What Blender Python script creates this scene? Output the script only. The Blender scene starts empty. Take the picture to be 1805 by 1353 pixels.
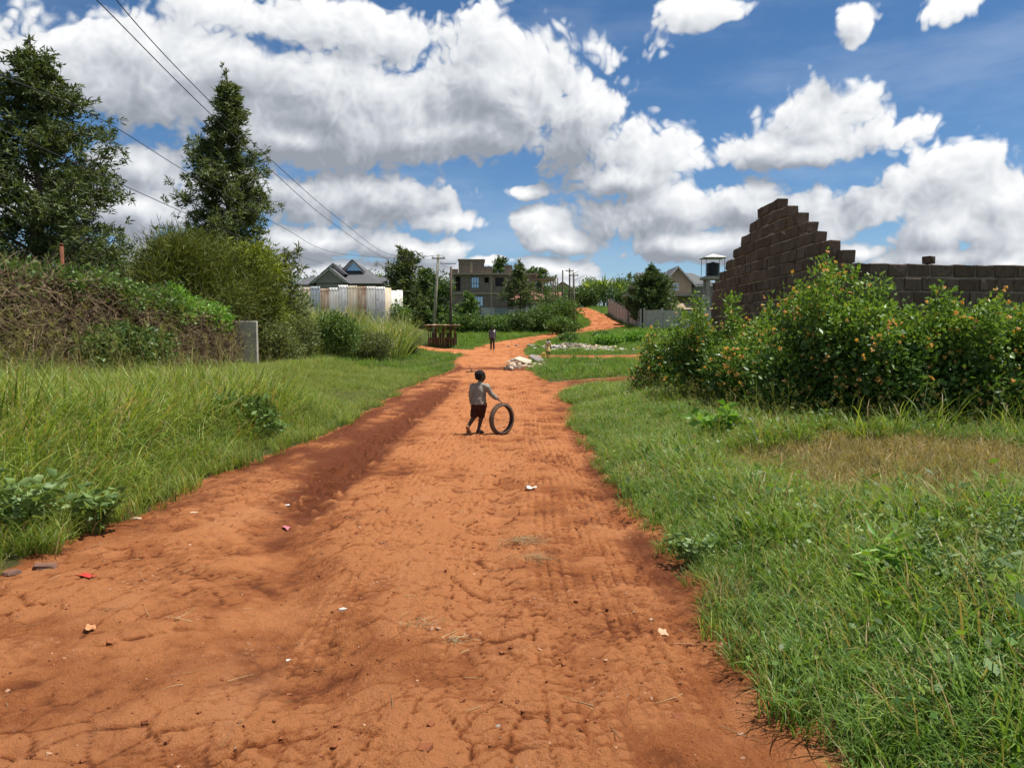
import bpy, math, random
import numpy as np
from mathutils import Vector, Matrix, Euler

# ------------------------------------------------------------------ scene, camera, sky, sun, exposure
scene = bpy.context.scene
COL = scene.collection
rad = math.radians
F_PX, W_PX, H_PX, HORIZON = 1313.0, 1805.0, 1353.0, 590.0
PITCH = math.atan((H_PX / 2 - HORIZON) / F_PX)
CAM_Z = 1.65

cam_data = bpy.data.cameras.new('camera')
cam = bpy.data.objects.new('camera', cam_data)
COL.objects.link(cam)
cam.location = (0, 0, CAM_Z)
cam.rotation_euler = (rad(90) - PITCH, 0, 0)
cam_data.sensor_width = 36.0
cam_data.lens = 36.0 * F_PX / W_PX
cam_data.clip_start = 0.05
cam_data.clip_end = 5000
scene.camera = cam

SUN_DIR = Vector((0.34, 0.07, 0.94)).normalized()          # towards the sun
SUN_ELEV = math.asin(SUN_DIR.z)
SUN_AZ = math.atan2(SUN_DIR.x, SUN_DIR.y)                   # clockwise from +Y

sun_data = bpy.data.lights.new('sun', 'SUN')
sun_data.energy = 4.4
sun_data.angle = rad(0.53)
sun_data.color = (1.0, 0.95, 0.87)
sun = bpy.data.objects.new('sun', sun_data)
COL.objects.link(sun)
sun.rotation_euler = SUN_DIR.to_track_quat('Z', 'Y').to_euler()
sun.location = (20, 0, 40)

scene.view_settings.view_transform = 'Standard'
scene.view_settings.look = 'None'
scene.view_settings.exposure = 0.75
scene.view_settings.gamma = 1.0
scene.view_settings.use_curve_mapping = False
scene.render.engine = 'CYCLES'
scene.cycles.use_denoising = True
scene.cycles.max_bounces = 6
scene.cycles.diffuse_bounces = 3
scene.cycles.transparent_max_bounces = 8
scene.cycles.sample_clamp_indirect = 6.0


def px_dir(u, v):
    """world direction of a point of the photograph"""
    x = (u - W_PX / 2) / F_PX
    yv = -(v - H_PX / 2) / F_PX
    c, s = math.cos(PITCH), math.sin(PITCH)
    return Vector((x, c + yv * s, -s + yv * c))


def at(u, v, Y):
    d = px_dir(u, v)
    return Vector((d.x / d.y * Y, Y, CAM_Z + d.z / d.y * Y))


# ------------------------------------------------------------------ node helper
class NT:
    def __init__(self, tree):
        self.t = tree
        self.n = tree.nodes
        self.l = tree.links

    def node(self, typ, props=None, **inp):
        nd = self.n.new(typ)
        for k, v in (props or {}).items():
            setattr(nd, k, v)
        for k, v in inp.items():
            key = int(k[1:]) if k[0] == 'i' and k[1:].isdigit() else k.replace('_', ' ')
            self.set(nd.inputs[key], v)
        return nd

    def set(self, sock, v):
        if isinstance(v, bpy.types.NodeSocket):
            self.l.new(v, sock)
        elif isinstance(v, bpy.types.Node):
            self.l.new(v.outputs[0], sock)
        else:
            sock.default_value = v

    def math(self, op, a, b=None, c=None, clamp=False):
        nd = self.n.new('ShaderNodeMath')
        nd.operation = op
        nd.use_clamp = clamp
        self.set(nd.inputs[0], a)
        if b is not None:
            self.set(nd.inputs[1], b)
        if c is not None:
            self.set(nd.inputs[2], c)
        return nd.outputs[0]

    def vmath(self, op, a, b=None, c=None):
        nd = self.n.new('ShaderNodeVectorMath')
        nd.operation = op
        self.set(nd.inputs[0], a)
        if b is not None:
            self.set(nd.inputs[1], b)
        if c is not None:
            self.set(nd.inputs[2], c)
        return nd.outputs['Value'] if op in ('LENGTH', 'DOT_PRODUCT', 'DISTANCE') else nd.outputs[0]

    def mix(self, fac, a, b, mode='MIX'):
        nd = self.n.new('ShaderNodeMix')
        nd.data_type = 'RGBA'
        nd.blend_type = mode
        self.set(nd.inputs[0], fac)
        self.set(nd.inputs[6], a)
        self.set(nd.inputs[7], b)
        return nd.outputs[2]

    def ramp(self, fac, stops, interp='LINEAR'):
        nd = self.n.new('ShaderNodeValToRGB')
        nd.color_ramp.interpolation = interp
        el = nd.color_ramp.elements
        while len(el) < len(stops):
            el.new(0.5)
        for e, (p, c) in zip(el, stops):
            e.position = p
            e.color = c if len(c) == 4 else (*c, 1)
        self.set(nd.inputs[0], fac)
        return nd.outputs[0]

    def smooth(self, x, a, b):
        nd = self.n.new('ShaderNodeMapRange')
        nd.interpolation_type = 'SMOOTHSTEP'
        self.set(nd.inputs[0], x)
        nd.inputs[1].default_value = a
        nd.inputs[2].default_value = b
        return nd.outputs[0]

    def noise(self, vec, scale, detail=4, rough=0.55, out='Fac', **k):
        nd = self.n.new('ShaderNodeTexNoise')
        if vec is not None:
            self.set(nd.inputs['Vector'], vec)
        nd.inputs['Scale'].default_value = scale
        nd.inputs['Detail'].default_value = detail
        nd.inputs['Roughness'].default_value = rough
        for kk, v in k.items():
            nd.inputs[kk].default_value = v
        return nd.outputs[out]


# ------------------------------------------------------------------ world: clear tropical sky with fair-weather cumulus
def cloud_pt(u, v):
    d = px_dir(u, v).normalized()
    return math.atan2(d.x, d.y), math.asin(d.z)


CLOUDS = [  # centre u, v and half sizes in the photograph's pixels, turned into azimuth / elevation below
    (620, 185, 330, 120), (880, 165, 230, 130), (1030, 185, 105, 85), (330, 130, 260, 130), (120, 110, 210, 110),
    (520, 40, 330, 60), (760, 235, 290, 62), (500, 250, 200, 60), (860, 80, 110, 70),
    (1130, 265, 95, 75), (1190, 285, 75, 50), (1110, 320, 90, 40),
    (1445, 205, 110, 85), (1340, 258, 110, 45), (1550, 232, 90, 48), (1420, 268, 170, 34),
    (1650, 350, 130, 80), (1560, 365, 90, 50), (1770, 360, 70, 45), (1690, 405, 190, 52),
    (1210, 375, 150, 55), (1330, 370, 110, 55), (1120, 390, 110, 50), (1430, 385, 90, 60), (1250, 425, 230, 32),
    (950, 402, 58, 34), (985, 425, 90, 20), (690, 355, 165, 55), (600, 345, 140, 50), (780, 395, 90, 28),
    (260, 290, 120, 60), (240, 360, 150, 60), (560, 425, 150, 34), (730, 440, 140, 24), (420, 330, 140, 60),
    (990, 478, 110, 26), (1050, 492, 60, 18), (1650, 452, 220, 26), (1790, 455, 90, 26), (860, 465, 60, 14),
    (1250, 18, 72, 34), (1495, 36, 38, 42), (1690, 22, 50, 32), (560, 470, 150, 22), (720, 478, 150, 20), (1560, 478, 160, 20), (1010, 500, 120, 16), (300, 440, 150, 24), (1740, 490, 130, 18), (900, 520, 200, 18), (620, 505, 160, 18), (1180, 515, 150, 18), (925, 345, 40, 14), (1510, 440, 70, 22),
    (60, 330, 140, 60),
]

world = bpy.data.worlds.new('World')
scene.world = world
world.use_nodes = True
wt = NT(world.node_tree)
wt.n.clear()


def make_density_group():
    g = bpy.data.node_groups.new('cloud_density', 'ShaderNodeTree')
    g.interface.new_socket('Dir', in_out='INPUT', socket_type='NodeSocketVector')
    g.interface.new_socket('Density', in_out='OUTPUT', socket_type='NodeSocketFloat')
    g.interface.new_socket('Mass', in_out='OUTPUT', socket_type='NodeSocketFloat')
    t = NT(g)
    gi = g.nodes.new('NodeGroupInput')
    go = g.nodes.new('NodeGroupOutput')
    d = gi.outputs[0]
    # gentle domain warp so that the outlines billow
    w = t.noise(d, 7.0, 3, 0.5, out='Color')
    w = t.vmath('MULTIPLY_ADD', w, (0.07, 0.07, 0.045), (-0.035, -0.035, -0.0225))
    dw = t.vmath('ADD', d, w)
    sep = t.node('ShaderNodeSeparateXYZ', None, i0=dw)
    az = t.math('ARCTAN2', sep.outputs[0], sep.outputs[1])
    el = t.math('ARCSINE', sep.outputs[2])
    p = t.node('ShaderNodeCombineXYZ', None, i0=az, i1=el)
    cur = None
    for (u, v, ru, rv) in CLOUDS:
        a, e = cloud_pt(u, v)
        a2, _ = cloud_pt(u + ru, v)
        _, e2 = cloud_pt(u, v - rv)
        sa, se = 1.0 / max(abs(a2 - a), 1e-3), 1.0 / max(abs(e2 - e), 1e-3)
        q = t.vmath('MULTIPLY_ADD', p.outputs[0], (sa, se, 0), (-a * sa, -e * se, 0))
        ln = t.vmath('LENGTH', q)
        cur = ln if cur is None else t.math('SMOOTH_MIN', cur, ln, 0.12)
    blobs = t.math('MULTIPLY_ADD', cur, -1.15, 1.11)
    # the same kind of sky all round and overhead
    gen = t.noise(d, 2.6, 2, 0.5)
    gen = t.math('MULTIPLY_ADD', gen, 5.0, -2.55)
    inview = t.smooth(t.math('ABSOLUTE', az), 0.68, 0.60)
    low = t.smooth(sep.outputs[2], 0.50, 0.42)
    gen = t.math('MULTIPLY_ADD', t.math('MULTIPLY', inview, low), -4.0, gen)
    base = t.math('MAXIMUM', blobs, gen)
    n = None
    for sc_, wgt in ((8.0, 0.62), (17.0, 0.40), (36.0, 0.24), (78.0, 0.20)):    # puffs: rounded lobes with creases between
        nd = g.nodes.new('ShaderNodeTexNoise')
        nd.normalize = False
        t.set(nd.inputs['Vector'], dw)
        nd.inputs['Scale'].default_value = sc_
        nd.inputs['Detail'].default_value = 0.0
        av = t.math('ABSOLUTE', nd.outputs['Fac'])
        n = t.math('MULTIPLY', av, wgt * 2.0) if n is None else t.math('MULTIPLY_ADD', av, wgt * 2.0, n)
    n = t.math('SUBTRACT', n, 0.52)
    fb = t.noise(dw, 30.0, 4, 0.65)
    n = t.math('MULTIPLY_ADD', fb, 0.7, t.math('SUBTRACT', n, 0.35))
    t.set(go.inputs[0], t.math('ADD', base, n))
    t.set(go.inputs[1], base)
    return g


DG = make_density_group()


def dens(vec):
    nd = wt.n.new('ShaderNodeGroup')
    nd.node_tree = DG
    wt.set(nd.inputs[0], vec)
    return nd.outputs[0], nd.outputs[1]


tc = wt.n.new('ShaderNodeTexCoord')
D0v = wt.vmath('NORMALIZE', tc.outputs['Generated'])
dn0, ms0 = dens(D0v)
dn1, ms1 = dens(wt.vmath('ADD', D0v, (0.010, 0.0, 0.018)))
dn2, ms2 = dens(wt.vmath('ADD', D0v, (0.030, 0.0, 0.075)))
alpha = wt.smooth(dn0, -0.03, 0.38)
fine = wt.math('SUBTRACT', dn0, dn1)
broad = wt.math('MINIMUM', wt.math('SUBTRACT', ms0, ms2), 0.85)
lum = wt.math('MULTIPLY_ADD', fine, 0.44, 0.37)
lum = wt.math('MULTIPLY_ADD', broad, 0.36, lum)
thick = wt.smooth(dn0, 0.3, 1.4)
lum = wt.math('MULTIPLY_ADD', thick, -0.19, lum)
cloud_col = wt.ramp(lum, [(0.0, (2.5, 2.75, 3.15)), (0.26, (3.6, 3.85, 4.3)), (0.52, (5.3, 5.55, 5.9)), (0.95, (7.9, 7.95, 8.0))])
sky = wt.n.new('ShaderNodeTexSky')
sky.sky_type = 'NISHITA'
sky.sun_disc = False
sky.sun_elevation = SUN_ELEV
sky.sun_rotation = SUN_AZ
sky.altitude = 1600
sky.air_density = 1.0
sky.dust_density = 0.4
sky.ozone_density = 2.2
hsv = wt.node('ShaderNodeHueSaturation', None, Saturation=1.22, Value=0.80, Color=sky.outputs[0])
skyc = hsv.outputs[0]
# thin high veil
veil = wt.math('MULTIPLY', wt.smooth(wt.noise(wt.vmath('MULTIPLY', D0v, (1.0, 1.0, 3.5)), 3.2, 5, 0.6), 0.45, 0.8), 0.22)
skyc = wt.mix(veil, skyc, (6.0, 6.6, 7.4, 1))
allc = wt.mix(alpha, skyc, cloud_col)
bg = wt.node('ShaderNodeBackground', None, Color=allc, Strength=0.077)
wo = wt.n.new('ShaderNodeOutputWorld')
wt.l.new(bg.outputs[0], wo.inputs[0])
world.cycles.sampling_method = 'MANUAL'
world.cycles.sample_map_resolution = 512

# ------------------------------------------------------------------ numpy helpers
rng = np.random.default_rng(7)
random.seed(7)


def _hash(ix, iy, seed):
    h = (ix.astype(np.int64) * 374761393 + iy.astype(np.int64) * 668265263 + seed * 1442695041) & 0xFFFFFFFF
    h = ((h ^ (h >> 13)) * 1274126177) & 0xFFFFFFFF
    h = (h ^ (h >> 16)) & 0xFFFFFFFF
    return h / 4294967295.0


def vnoise(x, y, seed=0):
    ix, iy = np.floor(x), np.floor(y)
    fx, fy = x - ix, y - iy
    fx = fx * fx * fx * (fx * (fx * 6 - 15) + 10)
    fy = fy * fy * fy * (fy * (fy * 6 - 15) + 10)
    a, b = _hash(ix, iy, seed), _hash(ix + 1, iy, seed)
    c, d = _hash(ix, iy + 1, seed), _hash(ix + 1, iy + 1, seed)
    return (a + (b - a) * fx) * (1 - fy) + (c + (d - c) * fx) * fy


def fbm(x, y, scale=1.0, octaves=4, seed=0, gain=0.5):
    s, amp, tot = 0.0, 1.0, 0.0
    for o in range(octaves):
        s = s + amp * vnoise(x * scale * 2 ** o + 17.3 * o, y * scale * 2 ** o + 9.1 * o, seed + o)
        tot += amp
        amp *= gain
    return s / tot - 0.5


def worley(x, y, seed=0):
    ix, iy = np.floor(x), np.floor(y)
    f1 = np.full(x.shape, 9.0)
    f2 = np.full(x.shape, 9.0)
    cid = np.zeros(x.shape)
    for dx in (-1, 0, 1):
        for dy in (-1, 0, 1):
            cx, cy = ix + dx, iy + dy
            qx = cx + _hash(cx, cy, seed)
            qy = cy + _hash(cx, cy, seed + 5)
            d = np.hypot(qx - x, qy - y)
            m = d < f1
            f2 = np.where(m, f1, np.minimum(f2, d))
            cid = np.where(m, _hash(cx, cy, seed + 11), cid)
            f1 = np.where(m, d, f1)
    return f1, f2, cid


def sstep(a, b, x):
    t = np.clip((x - a) / (b - a), 0, 1)
    return t * t * (3 - 2 * t)


def nrm(a):
    return a / np.maximum(np.linalg.norm(a, axis=-1, keepdims=True), 1e-9)


# ------------------------------------------------------------------ object helpers
def add_mesh(name, V, F, mat=None, parent=None, smooth=False, attrs=None, loc=None):
    V = np.asarray(V, dtype=np.float32).reshape(-1, 3)
    me = bpy.data.meshes.new(name)
    if isinstance(F, np.ndarray):
        k = F.shape[1]
        me.vertices.add(len(V))
        me.vertices.foreach_set('co', V.ravel())
        me.loops.add(F.size)
        me.loops.foreach_set('vertex_index', F.astype(np.int32).ravel())
        me.polygons.add(len(F))
        me.polygons.foreach_set('loop_start', np.arange(0, F.size, k, dtype=np.int32))
        me.polygons.foreach_set('loop_total', np.full(len(F), k, dtype=np.int32))
        me.update(calc_edges=True)
    else:
        me.from_pydata(V.tolist(), [], F)
    for k, a in (attrs or {}).items():
        at_ = me.attributes.new(k, 'FLOAT', 'POINT')
        at_.data.foreach_set('value', np.asarray(a, dtype=np.float32))
    if smooth:
        me.polygons.foreach_set('use_smooth', np.ones(len(me.polygons), dtype=bool))
    me.update()
    if mat:
        me.materials.append(mat)
    o = bpy.data.objects.new(name, me)
    COL.objects.link(o)
    if parent:
        o.parent = parent
    if loc is not None:
        o.location = loc
    return o


def tag(o, label=None, cat=None, group=None, kind=None):
    if label:
        o['label'] = label
    if cat:
        o['category'] = cat
    if group:
        o['group'] = group
    if kind:
        o['kind'] = kind
    return o


def thing(name, label, cat, loc=(0, 0, 0), rz=0.0, group=None):
    o = bpy.data.objects.new(name, None)
    o.empty_display_size = 0.2
    COL.objects.link(o)
    o.location = loc
    o.rotation_euler = (0, 0, rz)
    return tag(o, label, cat, group)


class MB:
    def __init__(self):
        self.V, self.F = [], []

    def add(self, V, F):
        n = len(self.V)
        self.V += [tuple(v) for v in V]
        self.F += [[i + n for i in f] for f in F]
        return self

    def box2(self, x0, x1, y0, y1, z0, z1):
        return self.add([(x0, y0, z0), (x1, y0, z0), (x1, y1, z0), (x0, y1, z0), (x0, y0, z1), (x1, y0, z1), (x1, y1, z1), (x0, y1, z1)],
                        [[3, 2, 1, 0], [4, 5, 6, 7], [0, 1, 5, 4], [1, 2, 6, 5], [2, 3, 7, 6], [3, 0, 4, 7]])

    def bar(self, a, b, w, h):
        a, b = Vector(a), Vector(b)
        d = (b - a).normalized()
        up = Vector((0, 0, 1)) if abs(d.z) < 0.9 else Vector((0, 1, 0))
        s = d.cross(up).normalized()
        n = s.cross(d)
        V = []
        for p in (a, b):
            for i, j in ((-1, -1), (1, -1), (1, 1), (-1, 1)):
                V.append(p + s * (i * w / 2) + n * (j * h / 2))
        return self.add(V, [[3, 2, 1, 0], [4, 5, 6, 7], [0, 1, 5, 4], [1, 2, 6, 5], [2, 3, 7, 6], [3, 0, 4, 7]])

    def tube(self, pts, radii, n=8, cap=True):
        pts = [Vector(p) for p in pts]
        if not hasattr(radii, '__len__'):
            radii = [radii] * len(pts)
        V, F = [], []
        ref = None
        for i, p in enumerate(pts):
            d = (pts[min(i + 1, len(pts) - 1)] - pts[max(i - 1, 0)]).normalized()
            if ref is None:
                ref = Vector((1, 0, 0)) if abs(d.x) < 0.8 else Vector((0, 1, 0))
            s = d.cross(ref)
            s = s.normalized() if s.length > 1e-6 else Vector((0, 0, 1))
            t = s.cross(d).normalized()
            ref = t
            for k in range(n):
                a = 2 * math.pi * k / n
                V.append(p + (s * math.cos(a) + t * math.sin(a)) * radii[i])
        for i in range(len(pts) - 1):
            for k in range(n):
                k2 = (k + 1) % n
                F.append([i * n + k, (i + 1) * n + k, (i + 1) * n + k2, i * n + k2])
        if cap:
            F.append(list(range(n)))
            F.append(list(range((len(pts) - 1) * n, len(pts) * n))[::-1])
        return self.add(V, F)

    def prism(self, poly, vec):
        """polygon given as 3D points, extruded along vec"""
        poly = [Vector(p) for p in poly]
        vec = Vector(vec)
        n = len(poly)
        V = poly + [p + vec for p in poly]
        F = [list(range(n))[::-1], list(range(n, 2 * n))]
        for i in range(n):
            j = (i + 1) % n
            F.append([i, j, n + j, n + i])
        return self.add(V, F)

    def build(self, name, mat, parent=None, smooth=False, loc=None, bevel=0.0):
        me = bpy.data.meshes.new(name)
        me.from_pydata([tuple(v) for v in self.V], [], self.F)
        import bmesh
        bm = bmesh.new()
        bm.from_mesh(me)
        bmesh.ops.recalc_face_normals(bm, faces=bm.faces)
        if bevel:
            bmesh.ops.bevel(bm, geom=list(bm.edges), offset=bevel, segments=1, affect='EDGES')
        bm.to_mesh(me)
        bm.free()
        if smooth:
            me.polygons.foreach_set('use_smooth', np.ones(len(me.polygons), dtype=bool))
        me.materials.append(mat)
        o = bpy.data.objects.new(name, me)
        COL.objects.link(o)
        if parent:
            o.parent = parent
        if loc is not None:
            o.location = loc
        return o


# ------------------------------------------------------------------ materials
def new_mat(name):
    m = bpy.data.materials.new(name)
    m.use_nodes = True
    t = NT(m.node_tree)
    t.n.clear()
    out = t.n.new('ShaderNodeOutputMaterial')
    return m, t, out


def c4(c):
    return (c[0], c[1], c[2], 1)


def plain_mat(name, col, col2=None, scale=6.0, rough=0.85, bump=0.3, metallic=0.0, detail=6, spec=0.3, bscale=None):
    m, t, out = new_mat(name)
    tcn = t.n.new('ShaderNodeTexCoord')
    n = t.noise(tcn.outputs['Object'], scale, detail, 0.6)
    c = t.mix(t.smooth(n, 0.3, 0.7), c4(col), c4(col2 or tuple(x * 0.7 for x in col)))
    bs = t.node('ShaderNodeBsdfPrincipled', None, Base_Color=c, Roughness=rough, Metallic=metallic)
    bs.inputs['Specular IOR Level'].default_value = spec
    if bump:
        b = t.node('ShaderNodeBump', None, Strength=bump, Distance=0.02, Height=t.noise(tcn.outputs['Object'], bscale or scale * 4, 5, 0.6))
        t.l.new(b.outputs[0], bs.inputs['Normal'])
    t.l.new(bs.outputs[0], out.inputs[0])
    return m


def leaf_mat(name, dark, light, trans=0.35, rough=0.55, dry=None, dry_amt=0.0, inst=False, spec=0.3):
    """foliage: each leaf carries its own random tint"""
    m, t, out = new_mat(name)
    a = t.node('ShaderNodeAttribute', {'attribute_name': 'tint'})
    f = a.outputs['Fac']
    c = t.mix(f, c4(dark), c4(light))
    if inst:
        oi = t.n.new('ShaderNodeObjectInfo')
        hs = t.node('ShaderNodeHueSaturation', None, Color=c)
        t.set(hs.inputs['Value'], t.math('MULTIPLY_ADD', oi.outputs['Random'], 0.55, 0.72))
        t.set(hs.inputs['Hue'], t.math('MULTIPLY_ADD', oi.outputs['Random'], -0.03, 0.515))
        c = hs.outputs[0]
        if dry:
            geo = t.n.new('ShaderNodeNewGeometry')
            dn = t.noise(oi.outputs['Location'], 0.9, 2, 0.5)
            c = t.mix(t.math('MULTIPLY', t.smooth(t.math('ADD', dn, t.math('MULTIPLY', f, 0.25)), 0.60, 0.80), dry_amt), c, c4(dry))
    elif dry:
        c = t.mix(t.smooth(f, 1.0 - dry_amt, 1.0 - dry_amt + 0.02), c, c4(dry))
    bs = t.node('ShaderNodeBsdfPrincipled', None, Base_Color=c, Roughness=rough)
    bs.inputs['Specular IOR Level'].default_value = spec
    tr = t.node('ShaderNodeBsdfTranslucent', None, Color=t.mix(1.0, c, (1.25, 1.15, 0.55, 1), 'MULTIPLY'))
    mx = t.node('ShaderNodeMixShader', None, i0=trans, i1=bs.outputs[0], i2=tr.outputs[0])
    t.l.new(mx.outputs[0], out.inputs[0])
    return m


def soil_material(name, is_road):
    m, t, out = new_mat(name)
    tcn = t.n.new('ShaderNodeTexCoord')
    P = tcn.outputs['Object']
    wet = t.node('ShaderNodeAttribute', {'attribute_name': 'wet'}).outputs['Fac']
    high = t.node('ShaderNodeAttribute', {'attribute_name': 'high'}).outputs['Fac']
    n1 = t.noise(P, 0.7, 6, 0.62)
    n2 = t.noise(P, 5.0, 7, 0.68)
    n3 = t.noise(P, 34.0, 5, 0.7)
    a = t.mix(t.smooth(n1, 0.32, 0.68), (0.265, 0.080, 0.024, 1), (0.385, 0.142, 0.049, 1))
    a = t.mix(t.math('MULTIPLY', t.smooth(n2, 0.42, 0.72), 0.75), a, (0.185, 0.051, 0.016, 1))
    a = t.mix(t.math('MULTIPLY', t.smooth(n3, 0.50, 0.75), 0.5), a, (0.42, 0.180, 0.075, 1))
    n4 = t.noise(P, 130.0, 3, 0.7)  # fine speckle contrast in the colour, standing in for shadows of small lumps
    a = t.mix(t.math('MULTIPLY', t.smooth(n4, 0.52, 0.66), 0.42), a, (0.120, 0.034, 0.013, 1))
    a = t.mix(t.math('MULTIPLY', t.smooth(n4, 0.46, 0.32), 0.45), a, (0.46, 0.21, 0.095, 1))
    # relief light painted in: raised soil paler, cracks and hollows darkened as shade
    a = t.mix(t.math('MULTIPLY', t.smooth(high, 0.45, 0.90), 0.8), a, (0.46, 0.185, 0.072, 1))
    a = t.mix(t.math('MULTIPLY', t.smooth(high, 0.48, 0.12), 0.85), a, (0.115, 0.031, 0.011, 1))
    dust = t.smooth(t.noise(t.vmath('MULTIPLY', P, (1.6, 0.45, 1.0)), 1.1, 5, 0.65), 0.52, 0.74)
    a = t.mix(t.math('MULTIPLY', dust, 0.45), a, (0.49, 0.225, 0.105, 1))
    # pale chips
    vo = t.node('ShaderNodeTexVoronoi', None, Vector=P, Scale=24.0)
    chip = t.math('MULTIPLY', t.smooth(vo.outputs['Distance'], 0.24, 0.12), t.smooth(t.noise(P, 1.7, 3), 0.54, 0.70))
    a = t.mix(t.math('MULTIPLY', chip, 0.8), a, (0.55, 0.36, 0.26, 1))
    wetc = t.mix(n2, (0.080, 0.022, 0.009, 1), (0.185, 0.052, 0.018, 1))
    wf = t.smooth(t.math('ADD', wet, t.math('MULTIPLY_ADD', n2, 0.9, -0.45)), 0.30, 0.85)
    a = t.mix(wf, a, wetc)
    if not is_road:
        veg = t.node('ShaderNodeAttribute', {'attribute_name': 'veg'}).outputs['Fac']
        far = t.node('ShaderNodeAttribute', {'attribute_name': 'far'}).outputs['Fac']
        g = t.mix(n2, (0.030, 0.060, 0.010, 1), (0.085, 0.130, 0.025, 1))
        thatch = t.mix(n3, (0.09, 0.065, 0.03, 1), (0.05, 0.07, 0.018, 1))
        g = t.mix(far, thatch, g)
        a = t.mix(t.smooth(t.math('ADD', veg, t.math('MULTIPLY_ADD', n2, 0.6, -0.3)), 0.35, 0.65), a, g)
    rough = t.math('MULTIPLY_ADD', wf, -0.12, 0.97)
    bs = t.node('ShaderNodeBsdfPrincipled', None, Base_Color=a, Roughness=rough)
    bs.inputs['Specular IOR Level'].default_value = 0.12
    hgt = t.math('ADD', t.math('MULTIPLY', t.noise(P, 22.0, 8, 0.72), 1.0), t.math('MULTIPLY', t.noise(P, 70.0, 4, 0.7), 0.45))
    b = t.node('ShaderNodeBump', None, Strength=1.0, Distance=0.045, Height=hgt)
    t.l.new(b.outputs[0], bs.inputs['Normal'])
    t.l.new(bs.outputs[0], out.inputs[0])
    return m


M = {}
M['road'] = soil_material('red_earth_road', True)
M['ground'] = soil_material('soil_ground', False)
M['bark'] = plain_mat('bark', (0.075, 0.055, 0.042), (0.14, 0.11, 0.085), 5, 0.9, 0.8)
M['bark_grey'] = plain_mat('bark_grey', (0.17, 0.145, 0.12), (0.09, 0.07, 0.055), 6, 0.9, 0.8)
M['stem'] = plain_mat('green_stem', (0.10, 0.085, 0.04), (0.07, 0.09, 0.03), 8, 0.8, 0.3)
M['weed_stem'] = plain_mat('weed_stem', (0.14, 0.20, 0.06), (0.10, 0.15, 0.045), 8, 0.7, 0.2)
M['twig'] = leaf_mat('dead_twig', (0.085, 0.055, 0.036), (0.40, 0.285, 0.175), 0.0, 0.9)
M['concrete'] = plain_mat('concrete', (0.36, 0.33, 0.29), (0.24, 0.215, 0.185), 2.2, 0.9, 0.4)
M['concrete_pale'] = plain_mat('concrete_pale', (0.50, 0.47, 0.42), (0.36, 0.33, 0.29), 2.0, 0.9, 0.4)
M['roof_grey'] = plain_mat('roof_grey', (0.075, 0.076, 0.080), (0.105, 0.106, 0.110), 5, 0.7, 0.5)
M['roof_red'] = plain_mat('roof_red', (0.22, 0.080, 0.055), (0.28, 0.13, 0.095), 4, 0.8, 0.4)
M['render_beige'] = plain_mat('render_beige', (0.36, 0.29, 0.205), (0.30, 0.245, 0.18), 1.4, 0.9, 0.2)
M['render_grey'] = plain_mat('render_grey', (0.26, 0.235, 0.21), (0.20, 0.18, 0.16), 1.4, 0.9, 0.2)
M['white_trim'] = plain_mat('white_trim', (0.72, 0.70, 0.68), (0.55, 0.54, 0.52), 3, 0.6, 0.1)
M['dark_trim'] = plain_mat('dark_trim', (0.05, 0.045, 0.045), None, 5, 0.6, 0.1)
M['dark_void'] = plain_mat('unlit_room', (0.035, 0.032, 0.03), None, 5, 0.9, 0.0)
M['frame_blue'] = plain_mat('frame_blue', (0.06, 0.11, 0.22), (0.04, 0.08, 0.16), 5, 0.5, 0.0)
M['wood_pole'] = plain_mat('weathered_pole', (0.22, 0.175, 0.13), (0.13, 0.10, 0.075), 7, 0.9, 0.6)
M['pole_dark'] = plain_mat('tarred_pole', (0.075, 0.055, 0.042), (0.12, 0.09, 0.065), 7, 0.9, 0.6)
M['pole_grey'] = plain_mat('grey_green_pole', (0.30, 0.29, 0.22), (0.20, 0.19, 0.145), 7, 0.9, 0.6)
M['wood_red'] = plain_mat('old_red_timber', (0.17, 0.085, 0.055), (0.10, 0.055, 0.04), 7, 0.9, 0.6)
M['wood_pale'] = plain_mat('sunbleached_timber', (0.48, 0.36, 0.24), (0.32, 0.23, 0.15), 5, 0.9, 0.5)
M['wire'] = plain_mat('wire', (0.035, 0.035, 0.04), None, 5, 0.6, 0.0)
M['black_plastic'] = plain_mat('black_plastic', (0.018, 0.020, 0.024), None, 3, 0.45, 0.1)
M['rust'] = plain_mat('rusted_steel', (0.20, 0.065, 0.030), (0.11, 0.045, 0.025), 9, 0.9, 0.5)
M['rubber'] = plain_mat('dusty_rubber', (0.055, 0.043, 0.037), (0.15, 0.095, 0.062), 7, 0.85, 0.4)
M['skin'] = plain_mat('dark_skin', (0.055, 0.028, 0.018), (0.075, 0.040, 0.026), 9, 0.55, 0.05)
M['dusty_skin'] = plain_mat('dusty_skin', (0.13, 0.062, 0.036), (0.28, 0.12, 0.06), 11, 0.8, 0.05)
M['hair'] = plain_mat('short_black_hair', (0.010, 0.009, 0.008), (0.018, 0.015, 0.013), 40, 0.95, 0.6, bscale=90)
M['sheet_zinc'] = plain_mat('zinc_sheet', (0.50, 0.50, 0.50), (0.34, 0.34, 0.34), 1.6, 0.55, 0.0, 0.35)
M['sheet_white'] = plain_mat('pale_sheet', (0.52, 0.52, 0.50), (0.40, 0.38, 0.34), 1.3, 0.6, 0.0, 0.15)
M['sheet_blue'] = plain_mat('blue_grey_sheet', (0.27, 0.31, 0.34), (0.20, 0.23, 0.25), 1.6, 0.6, 0.0, 0.2)
M['sheet_rust'] = plain_mat('rusty_sheet', (0.20, 0.105, 0.055), (0.40, 0.33, 0.25), 1.3, 0.8, 0.0, 0.1)
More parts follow.
